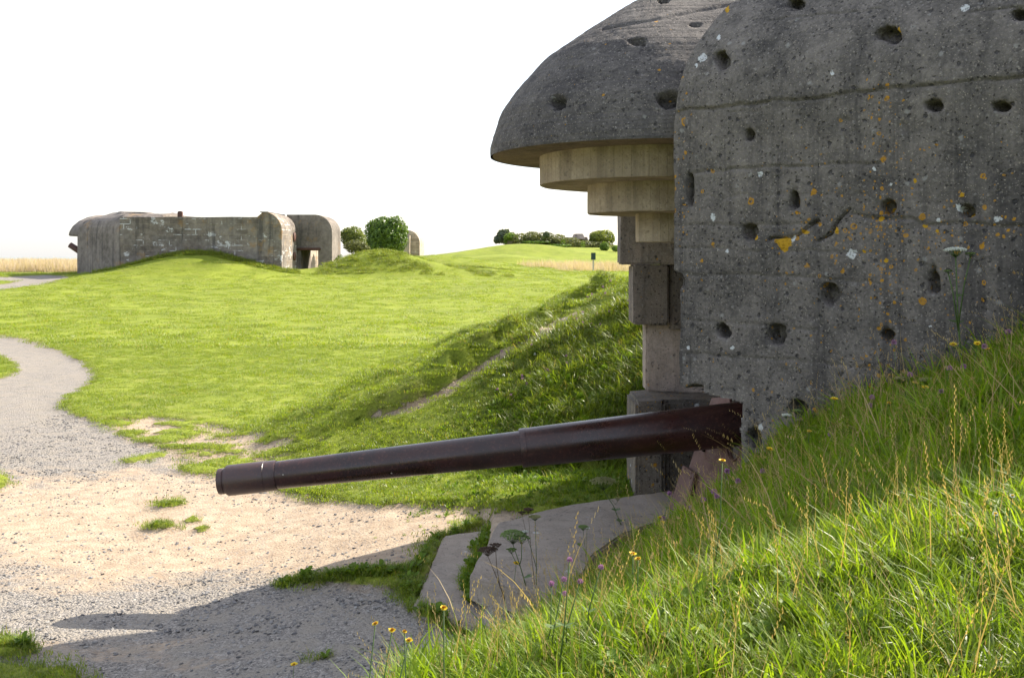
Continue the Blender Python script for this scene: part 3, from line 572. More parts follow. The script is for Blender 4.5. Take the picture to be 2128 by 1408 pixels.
# ------------------------------------------------------------------ casemate across the lawn
def farconcrete(name, dark, light, brick=True, orange=.15, whitep=.5):
    k = NT(name); c0 = k.xyz(); t = k.add(k.mul(k.rng(k.noise(.35, 4, .6), .3, .7), .5), k.mul(k.rng(k.noise(2.5, 5, .65), .3, .7), .5)); c = k.mix(t, dark, light); h = k.noise(6, 5, .7)
    if brick:
        b = k.n.new('ShaderNodeTexBrick'); cx = k.n.new('ShaderNodeCombineXYZ'); k.l(k.add(c0[0], k.mul(c0[1], .6)), cx.inputs[0]); k.l(c0[2], cx.inputs[1]); k.l(k.warp(cx.outputs[0], 1.2, .06), b.inputs[0])
        b.inputs['Color1'].default_value = (.70, .66, .64, 1); b.inputs['Color2'].default_value = (1.18, 1.14, 1.1, 1); b.inputs['Mortar'].default_value = (1.15, 1.1, 1.0, 1); b.inputs['Scale'].default_value = 1.0
        b.inputs['Mortar Size'].default_value = .035; b.inputs['Brick Width'].default_value = 1.05; b.inputs['Row Height'].default_value = .43; b.inputs['Bias'].default_value = .1
        keepf = k.rng(k.noise(.5, 4, .6), .38, .55); c = k.mix(keepf, c, k.mix(1.0, c, b.outputs[0], 'MULTIPLY')); h = k.add(h, k.mul(b.outputs['Fac'], k.mul(keepf, 1.0)))
        wm = k.mul(b.outputs['Fac'], k.rng(k.noise(.55, 5, .7, k.map((1, 1, 1.8), (5, 0, 1.2))), .53, .60)); wp = k.mul(k.rng(k.noise(.9, 6, .75, k.map((.8, .8, 1.3), (1.7, 0, .3))), .61, .64), whitep * 1.6)
        c = k.mix(k.math('MAXIMUM', k.mul(wm, .8), wp), c, (.60, .60, .62))
    st = k.mul(k.rng(k.noise(1, 4, .6, k.map((1.6, 1.6, .12))), .52, .68), .6); c = k.mix(st, c, (.04, .04, .045))
    c = k.mix(k.mul(k.rng(k.noise(.7, 6, .7, k.map((1, 1, 1), (9, 2, 4))), .56, .66), orange * 3), c, (.34, .20, .07))
    return k.done(c, .95, k.bump(h, .05, .6), .15)
M_fw = farconcrete('rendered_blockwork', (.11, .097, .088), (.29, .26, .235)); M_fp = farconcrete('distant_concrete', (.11, .097, .088), (.29, .255, .23), False, .12); M_fl = farconcrete('pale_distant_concrete', (.26, .22, .19), (.48, .41, .35), True, .2, .3)
M_rust = plain('rusty_steel', (.10, .045, .035), .6, .4)
fb = empty('gun_casemate', (-25, 85, -1.5), 'long low grey concrete gun casemate across the lawn with patched blockwork wall', 'bunker')
W2 = lambda u, Y: (u - 1064) / F * Y
xA, xB, xC = W2(248, 80), W2(586, 80), W2(160, 84.5)
def fpart(name, VF, mat, par=fb, bv=.06, cuts=0, rough=0.0):
    V, Fc = VF; o = pyd(name, V, Fc, mat, par); return bevel_rough(o, bv, 2, cuts, rough, .7) if bv else o
fpart('main_wall', prism([(xA, 80), (xB - 1.9, 80), (xB - 1.9, 93), (xA, 93)], -3.2, 3.14), M_fw, cuts=1.2, rough=.05)
# rounded cheek wall at the gun end
def cheek_rings():
    prs = [(-3.2, 0), (1.9, 0), (2.4, .12), (2.8, .4), (3.1, .85), (3.35, 1.6), (3.5, 2.6)]; out_ = []
    for z, o in prs: out_.append(([(xC + o * .9, 84.5 + .3 * o), (xA - .02, 80.03 + .6 * o), (xA + 3.0, 80.05 + o * .9), (xA + 3.2, 95 - o), (xC + o, 94 - o), (xC + o, 90)], z))
    return out_
o = fpart('cheek_wall', loft(cheek_rings()), M_fp, cuts=1.0, rough=.05)
V = []; Fc = []; zr_ = [(2.35, 1.75), (2.3, 2.1), (2.05, 2.6), (1.6, 3.05), (1.0, 3.4), (.3, 3.6)]
cx_, cy_ = xC + .45, 88.2; ns = 24
for r_, z_ in zr_:
    for kk in range(ns): a_ = 2 * math.pi * kk / ns; V.append((cx_ + r_ * 1.0 * math.cos(a_), cy_ + r_ * 1.5 * math.sin(a_), z_))
for i in range(len(zr_) - 1):
    for kk in range(ns): Fc.append((i * ns + kk, i * ns + (kk + 1) % ns, (i + 1) * ns + (kk + 1) % ns, (i + 1) * ns + kk))
Fc += [tuple(range(ns))[::-1], tuple((len(zr_) - 1) * ns + kk for kk in range(ns))]
fpart('visor', (V, Fc), M_fp)
rf = fpart('roof_rubble', loft([([(xA - 4, 84), (xA - .5, 81.2), (xA + 3.2, 81.5), (xA + 3.5, 90), (xA - 3.5, 91)], 3.0), ([(xA - 2.6, 85), (xA - .6, 82.2), (xA + 1.0, 82.0), (xA + 2.2, 88), (xA - 2.5, 89)], 3.66)]), M_fp, cuts=.5, rough=.25)
V, Fc = prism([(xA + 1, 82), (xA + 5, 82.2), (xA + 10.0, 83), (xA + 9, 88), (xA + 1, 89)], 3.1, 3.22); 
rt = fpart('roof_turf', (V, Fc), None, cuts=.6, rough=.16)
def xz_arc(x0, x1, zt, r, zb=-3.2, lead=0):
    P = [(x0, zb), (x0, zt - lead)]
    if lead: P += [(x0 + .35, zt - .1), (x0 + .8, zt)]
    P += [(x1 - r + r * math.sin(a), zt - r + r * math.cos(a)) for a in np.linspace(0, math.pi / 2, 9)]
    return P + [(x1, zb)]
fpart('wing_wall', prism_xz(xz_arc(xB - 1.95, xB, 3.56, 1.55, lead=.4), 79.93, 85.4), M_fw, cuts=.9, rough=.03)
w2 = xz_arc(W2(596, 86), W2(690, 86), 3.58, 1.5); xd0, xd1 = W2(625, 86), W2(661, 86)
w2 = w2 + [(xd1, -3.2), (xd1, .5), (xd0, .5), (xd0, -3.2)]
fpart('rear_wing', prism_xz(w2, 86, 90.3), M_fp, bv=0)
fpart('door_lintel', box(xd0 - .35, xd1 + .25, 85.8, 86.02, .5, .72), M_rust)
fpart('passage_wall', box(-20.6, -18.95, 91.5, 100, -3.2, 1.6), M_fl)
for z_, r_ in ((1.62, .40), (-.02, .36)):
    x_ = xB; y_ = 84.4; o = fpart('round_shutter', lathe([(-.02, r_), (.08, r_), (.14, r_ * .6)], (x_, y_, z_), (x_ + 1, y_, z_), 20), M_rust, bv=0)
x_ = W2(373, 83); fpart('roof_vent', box(x_ - .19, x_ + .19, 83, 83.4, 3.1, 3.75), M_rust)
fg = empty('coastal_gun', (xC, 88, .4), 'short dark red-brown gun barrel poking left out of the far casemate', 'gun')
o = pyd('barrel', *lathe([(0, .12), (.02, .25), (1.0, .27), (4.6, .36)], (W2(145, 88), 88, 1.0 - (0 - 0)), (W2(190, 88), 88, -.25), 24), M_rust, fg, True)
mt_turf = leafmat('roof_turf', (.09, .13, .02), (.22, .23, .05), .2); rt.data.materials.clear(); rt.data.materials.append(mt_turf)
# second casemate, behind the ivy
sb = empty('gun_casemate', (-13, 121, 0), 'small pale round-topped concrete casemate half swallowed by ivy', 'bunker')
fpart('wing_wall', prism_xz(xz_arc(W2(815, 119), W2(872, 119), 3.1, 1.5), 119, 125), M_fl, sb)
fpart('low_wall', prism_xz([(W2(808, 117.6), -1.5), (W2(808, 117.6), .9), (W2(830, 117.6), 1.45), (W2(851, 117.6), 2.5), (W2(851, 117.6), -1.5)], 117.6, 118.98), M_fl, sb)
# third casemate on the rise
tb = empty('gun_casemate', (12, 176, 2.0), 'low overgrown concrete casemate on the rise at the skyline', 'bunker')
fpart('wall', loft([([(W2(1165, 172), 172), (W2(1225, 172), 172), (W2(1228, 172), 182), (W2(1160, 172), 182)], 1.4), ([(W2(1170, 172), 172.5), (W2(1220, 172), 172.5), (W2(1222, 172), 181), (W2(1165, 172), 181)], 3.25)]), M_fp, tb, cuts=.8, rough=.3)
fpart('roof_block', loft([([(W2(1192, 171), 171), (W2(1216, 171), 171), (W2(1218, 171), 175), (W2(1190, 171), 175)], 2.9), ([(W2(1197, 171), 171.5), (W2(1212, 171), 171.5), (W2(1214, 171), 174), (W2(1194, 171), 174)], 3.85)]), M_fl, tb)
rd = empty('concrete_ruin', (0.3, 168, 2.3), 'small broken concrete arch under ivy at the left end of the rise', 'ruin')
fpart('wall', prism_xz([(W2(1048, 168), 1.5), (W2(1048, 168), 3.2), (W2(1058, 168), 4.0), (W2(1068, 168), 4.1), (W2(1073, 168), 3.2), (W2(1073, 168), 1.5)], 168, 171), M_fl, rd)
# little information board
sb_x, sb_y = W2(1233, 96), 96.0; g0 = gz(sb_x, sb_y); zt = -(525 - HV) / F * sb_y
sg = empty('information_sign', (sb_x, sb_y, g0), 'tiny dark green sign on a pale post in the dry grass at right', 'sign')
fpart('post', box(sb_x - .07, sb_x + .07, sb_y, sb_y + .1, g0 - .1, zt - .5), plain('pale_post', (.5, .46, .4)), sg, .01)
fpart('panel', box(sb_x - .22, sb_x + .22, sb_y - .05, sb_y - .002, zt - .68, zt), plain('dark_green_panel', (.02, .05, .045), .4), sg, .015)

# ------------------------------------------------------------------ bushes
def leafy(name, blobs, n, size, mat, parent=None, seed=0, elong=1.0, dens=.35, rough=.28, loc=None):
    """leaf-sized faces over and inside lumpy ellipsoids; each blob is (cx, cy, cz, rx, ry, rz)"""
    g = np.random.default_rng(seed); vol = np.array([(b[3] * b[5] + b[3] * b[4]) for b in blobs]); vol = vol / vol.sum(); V = []; tone = []
    for b, f in zip(blobs, vol):
        m = int(n * f); d = g.normal(size=(m, 3)); d /= np.linalg.norm(d, axis=1)[:, None]
        rr = np.where(g.random(m) < dens, g.random(m) ** .4, 1 - .10 * g.random(m) ** 2)
        lump = 1 + rough * fbm(d[:, 0] * 2.2 + seed, d[:, 1] * 2.2, d[:, 2] * 2.2, 4, seed + 3); c = np.array(b[:3]) + d * np.array(b[3:]) * (rr * lump)[:, None]
        nn = d + g.normal(size=(m, 3)) * .55; nn /= np.linalg.norm(nn, axis=1)[:, None]; a = np.cross(nn, g.normal(size=(m, 3))); a /= np.linalg.norm(a, axis=1)[:, None]; bb = np.cross(nn, a)
        s = size * (.6 + .8 * g.random(m))[:, None]; tip = c + a * s * elong; sd_ = bb * s * .42
        q = np.stack([c - a * s * .8, c - sd_, tip, c + sd_], 1); V.append(q.reshape(-1, 3)); tt_ = np.clip(.5 + .5 * fbm(c[:, 0] * 1.3, c[:, 1] * 1.3, c[:, 2] * 1.3, 2, 5) + .25 * g.normal(size=m), 0, .92); tone.append(np.repeat(tt_, 4))
    V = np.concatenate(V); tone = np.concatenate(tone); me = bpy.data.meshes.new(name); N = len(V); me.vertices.add(N); me.vertices.foreach_set('co', V.reshape(-1).astype(np.float32)); me.loops.add(N); me.loops.foreach_set('vertex_index', np.arange(N, dtype=np.int32)); me.polygons.add(N // 4); me.polygons.foreach_set('loop_start', np.arange(N // 4, dtype=np.int32) * 4); me.update(calc_edges=True)
    at = me.attributes.new('tone', 'FLOAT', 'POINT'); at.data.foreach_set('value', tone.astype(np.float32)); return link(name, me, mat, parent)
M_ivy = leafmat('ivy_leaf', (.045, .10, .018), (.19, .28, .045), .35, .45); M_bush = leafmat('bush_leaf', (.07, .11, .02), (.23, .26, .06), .4); M_scrub = leafmat('scrub_leaf', (.065, .085, .030), (.19, .20, .085), .35, .5); M_grey = leafmat('greygreen_leaf', (.06, .085, .055), (.14, .17, .11), .3)
def bush(name, u, v, ru, rv, Y, n, size, mat, label, cat='bush', group=None, seed=0, dy=1.0, extra=(), trunk=True, rough=.36):
    sc_ = Y / F; cx, cz = (u - 1064) * sc_, -(v - HV) * sc_; g0 = gz(cx, Y)
    r = empty(name, (cx, Y, g0), label, cat, group); bl = [(cx, Y, cz, ru * sc_, ru * sc_ * dy, rv * sc_)] + [((a - 1064) * sc_, Y + d, -(b - HV) * sc_, c * sc_, c * sc_, e * sc_) for a, b, c, e, d in extra]
    leafy('foliage', bl, n, size, mat, r, seed, rough=rough)
    if trunk:
        k = []
        for i in range(5):
            a = i * 1.3 + seed; top = (cx + math.cos(a) * ru * sc_ * .5, Y + math.sin(a) * ru * sc_ * .4, cz + rv * sc_ * .3); k.append(tube([(cx + .1 * math.cos(a), Y, g0 - .1), ((cx + top[0]) / 2 + .1, (Y + top[1]) / 2, (g0 + top[2]) / 2), top], .09, .02, 5))
        pyd('stem', *join(*k), M_bark, r)
    return r
M_bark = plain('bark', (.09, .065, .045), .9)
bush('ivy_mound', 803, 492, 40, 40, 111, 15000, .16, M_ivy, 'big dark green rounded ivy mound beside the pale casemate', 'ivy', seed=3, rough=.42, extra=[(800, 510, 36, 22, 0), (778, 505, 20, 24, 1), (820, 478, 24, 26, 0), (790, 475, 24, 24, 0)])
bush('bush', 735, 496, 26, 22, 97, 5000, .12, M_bush, 'yellow-green bush between the long casemate and the ivy mound', seed=5, extra=[(752, 508, 14, 20, -1), (722, 488, 14, 12, 0)])
bush('bush', 738, 512, 22, 13, 94, 2500, .10, M_scrub, 'dry brownish scrub in front of the yellow-green bush', seed=6, extra=[(756, 516, 12, 8, 0)])
bush('bush', 706, 548, 12, 17, 84.3, 2500, .09, M_bush, 'dark weedy bush against the rear wing of the long casemate', seed=8, extra=[(722, 553, 14, 12, -.5), (712, 562, 16, 8, -1)])
G3 = 'bushes along the skyline rise'
bush('tree', 1046, 492, 15, 14, 172, 2600, .22, M_grey, 'feathery grey-green tree at the left end of the skyline rise', 'tree', trunk=False, seed=11, extra=[(1034, 498, 8, 8, 0), (1052, 485, 8, 8, 0)])
bush('bush', 1062, 492, 14, 8, 167, 1600, .16, M_ivy, 'dark ivy arching over the small broken concrete', seed=12, group=G3, trunk=False, extra=[(1051, 498, 4, 8, 0), (1074, 497, 4, 7, 0)])
hd = [(1085, 494, 18, 11), (1108, 492, 20, 12), (1135, 494, 20, 13), (1160, 498, 20, 13), (1120, 500, 34, 10), (1188, 504, 22, 12), (1215, 508, 20, 10), (1150, 504, 30, 9), (1240, 510, 18, 10), (1262, 512, 20, 12), (1090, 506, 26, 8), (1140, 509, 34, 9), (1190, 514, 32, 9), (1235, 518, 26, 9), (1272, 520, 18, 8), (1060, 504, 14, 6)]
sk = 165 / F; hr = empty('hedge', ((1150 - 1064) * sk, 165, 2), 'long brownish-green bramble hedge running along the skyline rise', 'hedge'); leafy('foliage', [((a - 1064) * sk, 165 + i * .3, -(b - HV) * sk, c * sk, c * sk * .8, d * sk) for i, (a, b, c, d) in enumerate(hd)], 16000, .17, M_scrub, hr, 31, dens=.4, rough=.5)
leafy('ivy_patch', [((a - 1064) * sk, 164.5, -(b - HV) * sk, c * sk, c * sk * .8, d * sk) for a, b, c, d in [(1090, 497, 4, 7), (1129, 499, 4, 7), (1170, 503, 5, 8), (1211, 508, 5, 8), (1112, 503, 30, 3), (1160, 510, 26, 3)]], 2600, .13, M_ivy, hr, 35)
bush('bush', 1250, 493, 26, 15, 170, 4500, .18, M_bush, 'wide dark green bush at the right end of the skyline rise', seed=14, group=G3, trunk=False, extra=[(1236, 494, 12, 12, 0), (1266, 496, 12, 9, 0)])
bush('bush', 1256, 512, 9, 9, 160, 1200, .15, M_ivy, 'small rounded dark green bush in front of the hedge, right of the sign', seed=15, group=G3, trunk=False)
bush('bush', 1279, 516, 7, 6, 158, 700, .14, M_ivy, 'tiny dark bush partly behind the near casemate wall', seed=16, group=G3, trunk=False)
bush('bush', 1136, 488, 7, 6, 163, 700, .15, M_grey, 'grey-green bush sticking up from the middle of the hedge', seed=17, group=G3, trunk=False)
for i, (u, v, a, b, lab) in enumerate([(172, 531, 7, 6, 'taller dark weed clump standing above the dry field at left'), (112, 533, 5, 4, 'small dark weed clump nearest the long casemate in the dry field')]):
    pass

# ------------------------------------------------------------------ scattered vegetation and stones (uncountable: one object per kind)
PCOL = bpy.data.collections.new('prototypes')   # never linked to the scene
def blades(name, n, rad, l0, l1, wd, mat, seed, lean=.5, segs=3, droop=.6, grain=0, wind=(0, 0)):
    g = np.random.default_rng(seed); V = []; Fc = []; tone = []
    for i in range(n):
        r = rad * math.sqrt(g.random()); a = g.random() * 6.283; bx, by = r * math.cos(a), r * math.sin(a); Ln = l0 + (l1 - l0) * g.random() ** 1.3; az = g.random() * 6.283; ln = lean * (.25 + g.random()); dx, dy = math.cos(az), math.sin(az); dx += wind[0]; dy += wind[1]; sx, sy = -dy, dx; w0 = wd * (.6 + .8 * g.random()); k = len(V); tn = g.random(); p = np.array((bx, by, -.02)); th = ln * .4
        m_ = math.hypot(dx, dy) + 1e-6; sx, sy = -dy / m_, dx / m_
        for j in range(segs + 1):
            f = j / segs; ww = w0 * (1 - f ** 1.8) * .5
            if j == segs: V.append(tuple(p))
            else: V += [(p[0] - sx * ww, p[1] - sy * ww, p[2]), (p[0] + sx * ww, p[1] + sy * ww, p[2])]
            th = ln * .4 + droop * f * (1 + ln); st = Ln / segs; p = p + np.array((dx * math.sin(th) * st, dy * math.sin(th) * st, math.cos(th) * st))
        for j in range(segs - 1): Fc.append((k + 2 * j, k + 2 * j + 1, k + 2 * j + 3, k + 2 * j + 2))
        Fc.append((k + 2 * segs - 2, k + 2 * segs - 1, k + 2 * segs)); tone += [tn] * (len(V) - k)
        if grain:   # seed head spikelets near the tip
            for q in range(grain):
                c = p - np.array((dx * math.sin(th), dy * math.sin(th), math.cos(th))) * (.012 * q) ; k2 = len(V); sgn = 1 if q % 2 else -1; e = .0035
                V += [tuple(c), (c[0] + sx * e * sgn, c[1] + sy * e * sgn, c[2] + .004), (c[0] + sx * e * .6 * sgn, c[1] + sy * e * .6 * sgn, c[2] + .014)]; Fc.append((k2, k2 + 1, k2 + 2)); tone += [tn] * 3
    me = bpy.data.meshes.new(name); me.from_pydata(V, [], Fc); at = me.attributes.new('tone', 'FLOAT', 'POINT'); at.data.foreach_set('value', np.array(tone, np.float32)); me.materials.append(mat); me.polygons.foreach_set('use_smooth', [True] * len(me.polygons))
    return bpy.data.objects.new(name, me)
def stone(name, mat, seed, flat=.5):
    bm = bmesh.new(); bmesh.ops.create_icosphere(bm, subdivisions=1, radius=.5); g = random.Random(seed)
    for v in bm.verts: v.co *= .7 + .6 * g.random(); v.co.z *= flat; v.co.y *= .75
    me = bpy.data.meshes.new(name); bm.to_mesh(me); bm.free(); me.materials.append(mat); return bpy.data.objects.new(name, me)
def rosette(name, mat, seed, n=8, L=.10):
    g = random.Random(seed); V = []; Fc = []
    for i in range(n):
        a = i * 2.4 + g.random(); l = L * (.6 + .6 * g.random()); tl = .5 + .5 * g.random(); dx, dy = math.cos(a), math.sin(a); k = len(V)
        for f, wv in ((0, .1), (.35, .7), (.65, 1.0), (.9, .5), (1, 0)):
            z = math.sin(f * 1.6) * l * tl * .9; r = l * f * .8; ww = wv * l * .22
            V += [(dx * r - dy * ww, dy * r + dx * ww, z + ww * .4), (dx * r, dy * r, z), (dx * r + dy * ww, dy * r - dx * ww, z + ww * .4)]
        for j in range(4):
            for s in (0, 1): Fc.append((k + 3 * j + s, k + 3 * j + s + 1, k + 3 * j + s + 4, k + 3 * j + s + 3))
    me = bpy.data.meshes.new(name); me.from_pydata(V, [], Fc); at = me.attributes.new('tone', 'FLOAT', 'POINT'); at.data.foreach_set('value', np.random.default_rng(seed).random(len(V)).astype(np.float32) * .9); me.materials.append(mat); me.polygons.foreach_set('use_smooth', [True] * len(me.polygons)); return bpy.data.objects.new(name, me)
def scatter(name, P, scale, protos, label, cat, tilt=.12, rotz=None, seed=0, nrm=None):
    g = np.random.default_rng(seed); n = len(P); me = bpy.data.meshes.new(name); me.vertices.add(n); me.vertices.foreach_set('co', P.reshape(-1).astype(np.float32))
    rot = np.stack([g.normal(size=n) * tilt, g.normal(size=n) * tilt, g.random(n) * 6.283 if rotz is None else rotz], 1)
    a = me.attributes.new('rot', 'FLOAT_VECTOR', 'POINT'); a.data.foreach_set('vector', rot.reshape(-1).astype(np.float32))
    a = me.attributes.new('scl', 'FLOAT', 'POINT'); a.data.foreach_set('value', scale.astype(np.float32))
    a = me.attributes.new('pick', 'INT', 'POINT'); a.data.foreach_set('value', g.integers(0, len(protos), n).astype(np.int32))
    o = bpy.data.objects.new(name, me); COL.objects.link(o)
    c = bpy.data.collections.new(name + '_kinds'); PCOL.children.link(c)
    for p in protos: c.objects.link(p)
    t = bpy.data.node_groups.new(name + '_scatter', 'GeometryNodeTree'); t.interface.new_socket('Geometry', in_out='INPUT', socket_type='NodeSocketGeometry'); t.interface.new_socket('Geometry', in_out='OUTPUT', socket_type='NodeSocketGeometry')
    N = t.nodes; gi = N.new('NodeGroupInput'); go = N.new('NodeGroupOutput'); ip = N.new('GeometryNodeInstanceOnPoints'); ci = N.new('GeometryNodeCollectionInfo'); ci.inputs[0].default_value = c; ci.inputs['Separate Children'].default_value = True; ci.inputs['Reset Children'].default_value = True
    def na(nm, ty):
        x = N.new('GeometryNodeInputNamedAttribute'); x.data_type = ty; x.inputs[0].default_value = nm; return [q for q in x.outputs if q.enabled and q.name == 'Attribute'][0]
    t.links.new(gi.outputs[0], ip.inputs['Points']); t.links.new(ci.outputs[0], ip.inputs['Instance']); ip.inputs['Pick Instance'].default_value = True
    e2r = N.new('FunctionNodeEulerToRotation'); t.links.new(na('rot', 'FLOAT_VECTOR'), e2r.inputs[0]); t.links.new(e2r.outputs[0], ip.inputs['Rotation']); t.links.new(na('scl', 'FLOAT'), ip.inputs['Scale']); t.links.new(na('pick', 'INT'), ip.inputs['Instance Index']); t.links.new(ip.outputs[0], go.inputs[0])
    md = o.modifiers.new('scatter', 'NODES'); md.node_group = t
    return tag(o, label, cat, kind='stuff')
def sample(n, x0, x1, y0, y1, seed, power=1.0):
    g = np.random.default_rng(seed); x = x0 + (x1 - x0) * g.random(n); y = y0 + (y1 - y0) * g.random(n) ** power; return x, y, g
def inview(x, y, z, m=420):
    u, v = uv_of(x, y, z); return (u > -m) & (u < 2128 + m) & (v < 1408 + m * 2.5) & (y > .8)
def hidden_by_wall(x, y):   # inside the casemate's footprint
    s = (x - E[0]) * dW[0] + (y - E[1]) * dW[1]; o = (x - E[0]) * nin[0] + (y - E[1]) * nin[1]
    return ((o > -.02) & (s > .52) & (y < 9.5)) | ((x > 1.3) & (y > 8.2) & (y < 11.3)) | ((x > 1.35) & (y >= 10.5) & (y < 11.6 + .8 * (x - 1.3)))
SLABP = [(px(u, v, F * 2.51 / (v - HV))[:2]) for u, v in [(975, 1200), (1033, 1086), (1200, 1045), (1400, 1018), (1500, 1010), (1385, 1078), (1235, 1150), (1180, 1250)]]
SLAB2 = [(px(u, v, F * 2.78 / (v - HV))[:2]) for u, v in [(856, 1258), (922, 1112), (1008, 1100), (1060, 1098), (1100, 1250), (1160, 1310), (1030, 1310), (990, 1296)]]
def onslab(x, y): return inpoly(x, y, [tuple(p) for p in SLABP]) | inpoly(x, y, [tuple(p) for p in SLAB2])
M_g1 = leafmat('tall_grass', (.055, .12, .008), (.26, .36, .025), .5, .5, .25); M_g2 = leafmat('lawn_grass', (.072, .13, .010), (.27, .335, .038), .5, .42, .5); M_dry = leafmat('dry_grass', (.30, .21, .10), (.48, .37, .20), .35, .6, .3); M_tan = leafmat('tan_grass', (.40, .32, .26), (.62, .53, .47), .3, .7, .2); M_broad = leafmat('broad_leaf', (.06, .12, .012), (.16, .25, .03), .4, .5, .2)
M_dark = leafmat('bank_grass', (.065, .11, .012), (.235, .285, .04), .45, .42, .4)
wind = (-.5, -.25)
M_g3 = leafmat('wide_grass', (.065, .145, .010), (.27, .38, .028), .5, .5, .25)
wide = [blades('wide_tuft', 26, .10, .10, .26, .012, M_g3, 300 + s, .75, 4, .9, wind=wind) for s in range(5)]
tall = [blades('tall_tuft', 56, .10, .09, .23, .0055, M_g1, s, .7, 4, .75, wind=wind) for s in range(6)] + [blades('tall_tuft', 30, .11, .12, .30, .011, M_g1, 90 + s, .6, 4, .8, wind=wind) for s in range(2)]
stalk = [blades('dry_stalk', 3, .06, .20, .38, .0026, M_dry, 20 + s, .35, 5, .30, grain=9, wind=wind) for s in range(5)]
lit_ = [blades('short_tuft', 60, .09, .05, .12, .005, M_g2, 40 + s, .9, 3, .9, wind=wind) for s in range(4)]
lawn = [blades('lawn_patch', 150, .22, .025, .06, .006, M_g2, 50 + s, .9, 2, .8, wind=wind) for s in range(5)]
lawnf = [blades('lawn_patch', 160, .60, .04, .09, .016, M_g2, 60 + s, .9, 2, .8, wind=wind) for s in range(4)]
bankt = [blades('bank_tuft', 60, .13, .05, .15, .006, M_dark, 70 + s, .9, 3, .9, wind=wind) for s in range(5)] + [rosette('herb', M_broad, 3, 12, .06)]
ros = [rosette('rosette', M_broad, s, 9, .10) for s in range(3)]
tanp = [blades('tan_patch', 120, 1.2, .5, 1.3, .03, M_tan, 80 + s, .4, 3, .3, wind=(-.2, 0)) for s in range(3)]
def zof(x, y): return terr(x, y)
# tall grass of the near slope, denser and finer close to the camera
def slope_pts(n, seed, y0=1.3, y1=8.1, x0=-1.6, x1=4.2, pw=1.0):
    x, y, g = sample(n, x0, x1, y0, y1, seed, pw); zr_ = terr_raw(x, y); on = (zr_ - terr0(x, y) > .10 + .06 * g.random(n)) & ~hidden_by_wall(x, y) & ~(onslab(x, y) & (y > 7.2)) & inview(x, y, zr_, 420); x, y = x[on], y[on]; return x, y, zof(x, y), g
x, y, z, g = slope_pts(10500, 1)
scatter('tall_grass', np.stack([x, y, z], 1), (.5 + .5 * g.random(len(x))) * (1 + .3 * fbm(x, y, 0, 2, 7)) * (1 - .2 * ss(4.5, 6.5, y)), tall, 'long green grass on the steep slope in the right foreground', 'grass', .22, seed=1)
x, y, z, g = slope_pts(5200, 42, 4.2); scatter('wide_grass', np.stack([x, y, z], 1), .6 + .6 * g.random(len(x)), wide, 'broad-bladed grass higher up the slope by the casemate wall', 'grass', .3, seed=42)
x, y, z, g = slope_pts(1300, 43, 4.0); scatter('bent_dry_stalks', np.stack([x, y, z], 1), .7 + .7 * g.random(len(x)), [blades('bent_stalk', 3, .06, .22, .42, .004, M_dry, 320 + s, 1.1, 5, .5, grain=6) for s in range(4)], 'bent straw-coloured dead stems among the slope grass', 'grass', .35, seed=43)
x, y, z, g = slope_pts(5200, 2); scatter('short_grass', np.stack([x, y, z], 1), .7 + .6 * g.random(len(x)), lit_, 'short undergrowth grass at the foot of the tall slope grass', 'grass', .2, seed=2)
x, y, z, g = slope_pts(1300, 3); scatter('dry_stalks', np.stack([x, y, z], 1), .6 + .6 * g.random(len(x)), stalk, 'thin straw-coloured seed stalks standing in the slope grass', 'grass', .2, seed=3)
x, y, z, g = slope_pts(1800, 4, 2.7); k_ = fbm(x * 1.2, y * 1.2, 0, 2, 70) > -.05; scatter('broad_leaves', np.stack([x, y, z], 1)[k_], (.4 + .6 * g.random(len(x)))[k_], ros, 'broad plantain leaves among the slope grass', 'weeds', .25, seed=4)
# far bank grass
x, y, g = sample(16000, -5.5, 4.5, 11.0, 24, 5); zr_ = terr_raw(x, y); b, s = masks(x, y); npp = .807 * x + .59 * y
on = (zr_ - terr0(x, y) > .08) & (b < .45) & (npp < 13.2) & ~hidden_by_wall(x, y) & inview(x, y, zr_); x, y, npp = x[on], y[on], npp[on]; hgt = .42 + .9 * ss(-1.2, 1.2, x) * (1 - ss(9.5, 11.5, npp) * .75)
scatter('bank_grass', np.stack([x, y, zof(x, y)], 1), hgt * (.6 + .7 * g.random(len(x))), bankt, 'rough dark green grass and herbs on the bank behind the gun barrel', 'grass', .22, seed=5)
x2 = x[::3]; y2 = y[::3]; kk = (ss(-.6, 1.2, x2) > g.random(len(x2)) * 1.0) & (.807 * x2 + .59 * y2 < 10.8); x2, y2 = x2[kk], y2[kk]; scatter('bank_long_grass', np.stack([x2, y2, zof(x2, y2)], 1), .7 + .8 * g.random(len(x2)), [blades('long_tuft', 40, .12, .12, .30, .009, M_dark, 170 + s, .8, 4, 1.0, wind=wind) for s in range(4)], 'longer grass at the foot of the far embrasure wall', 'grass', .25, seed=15)
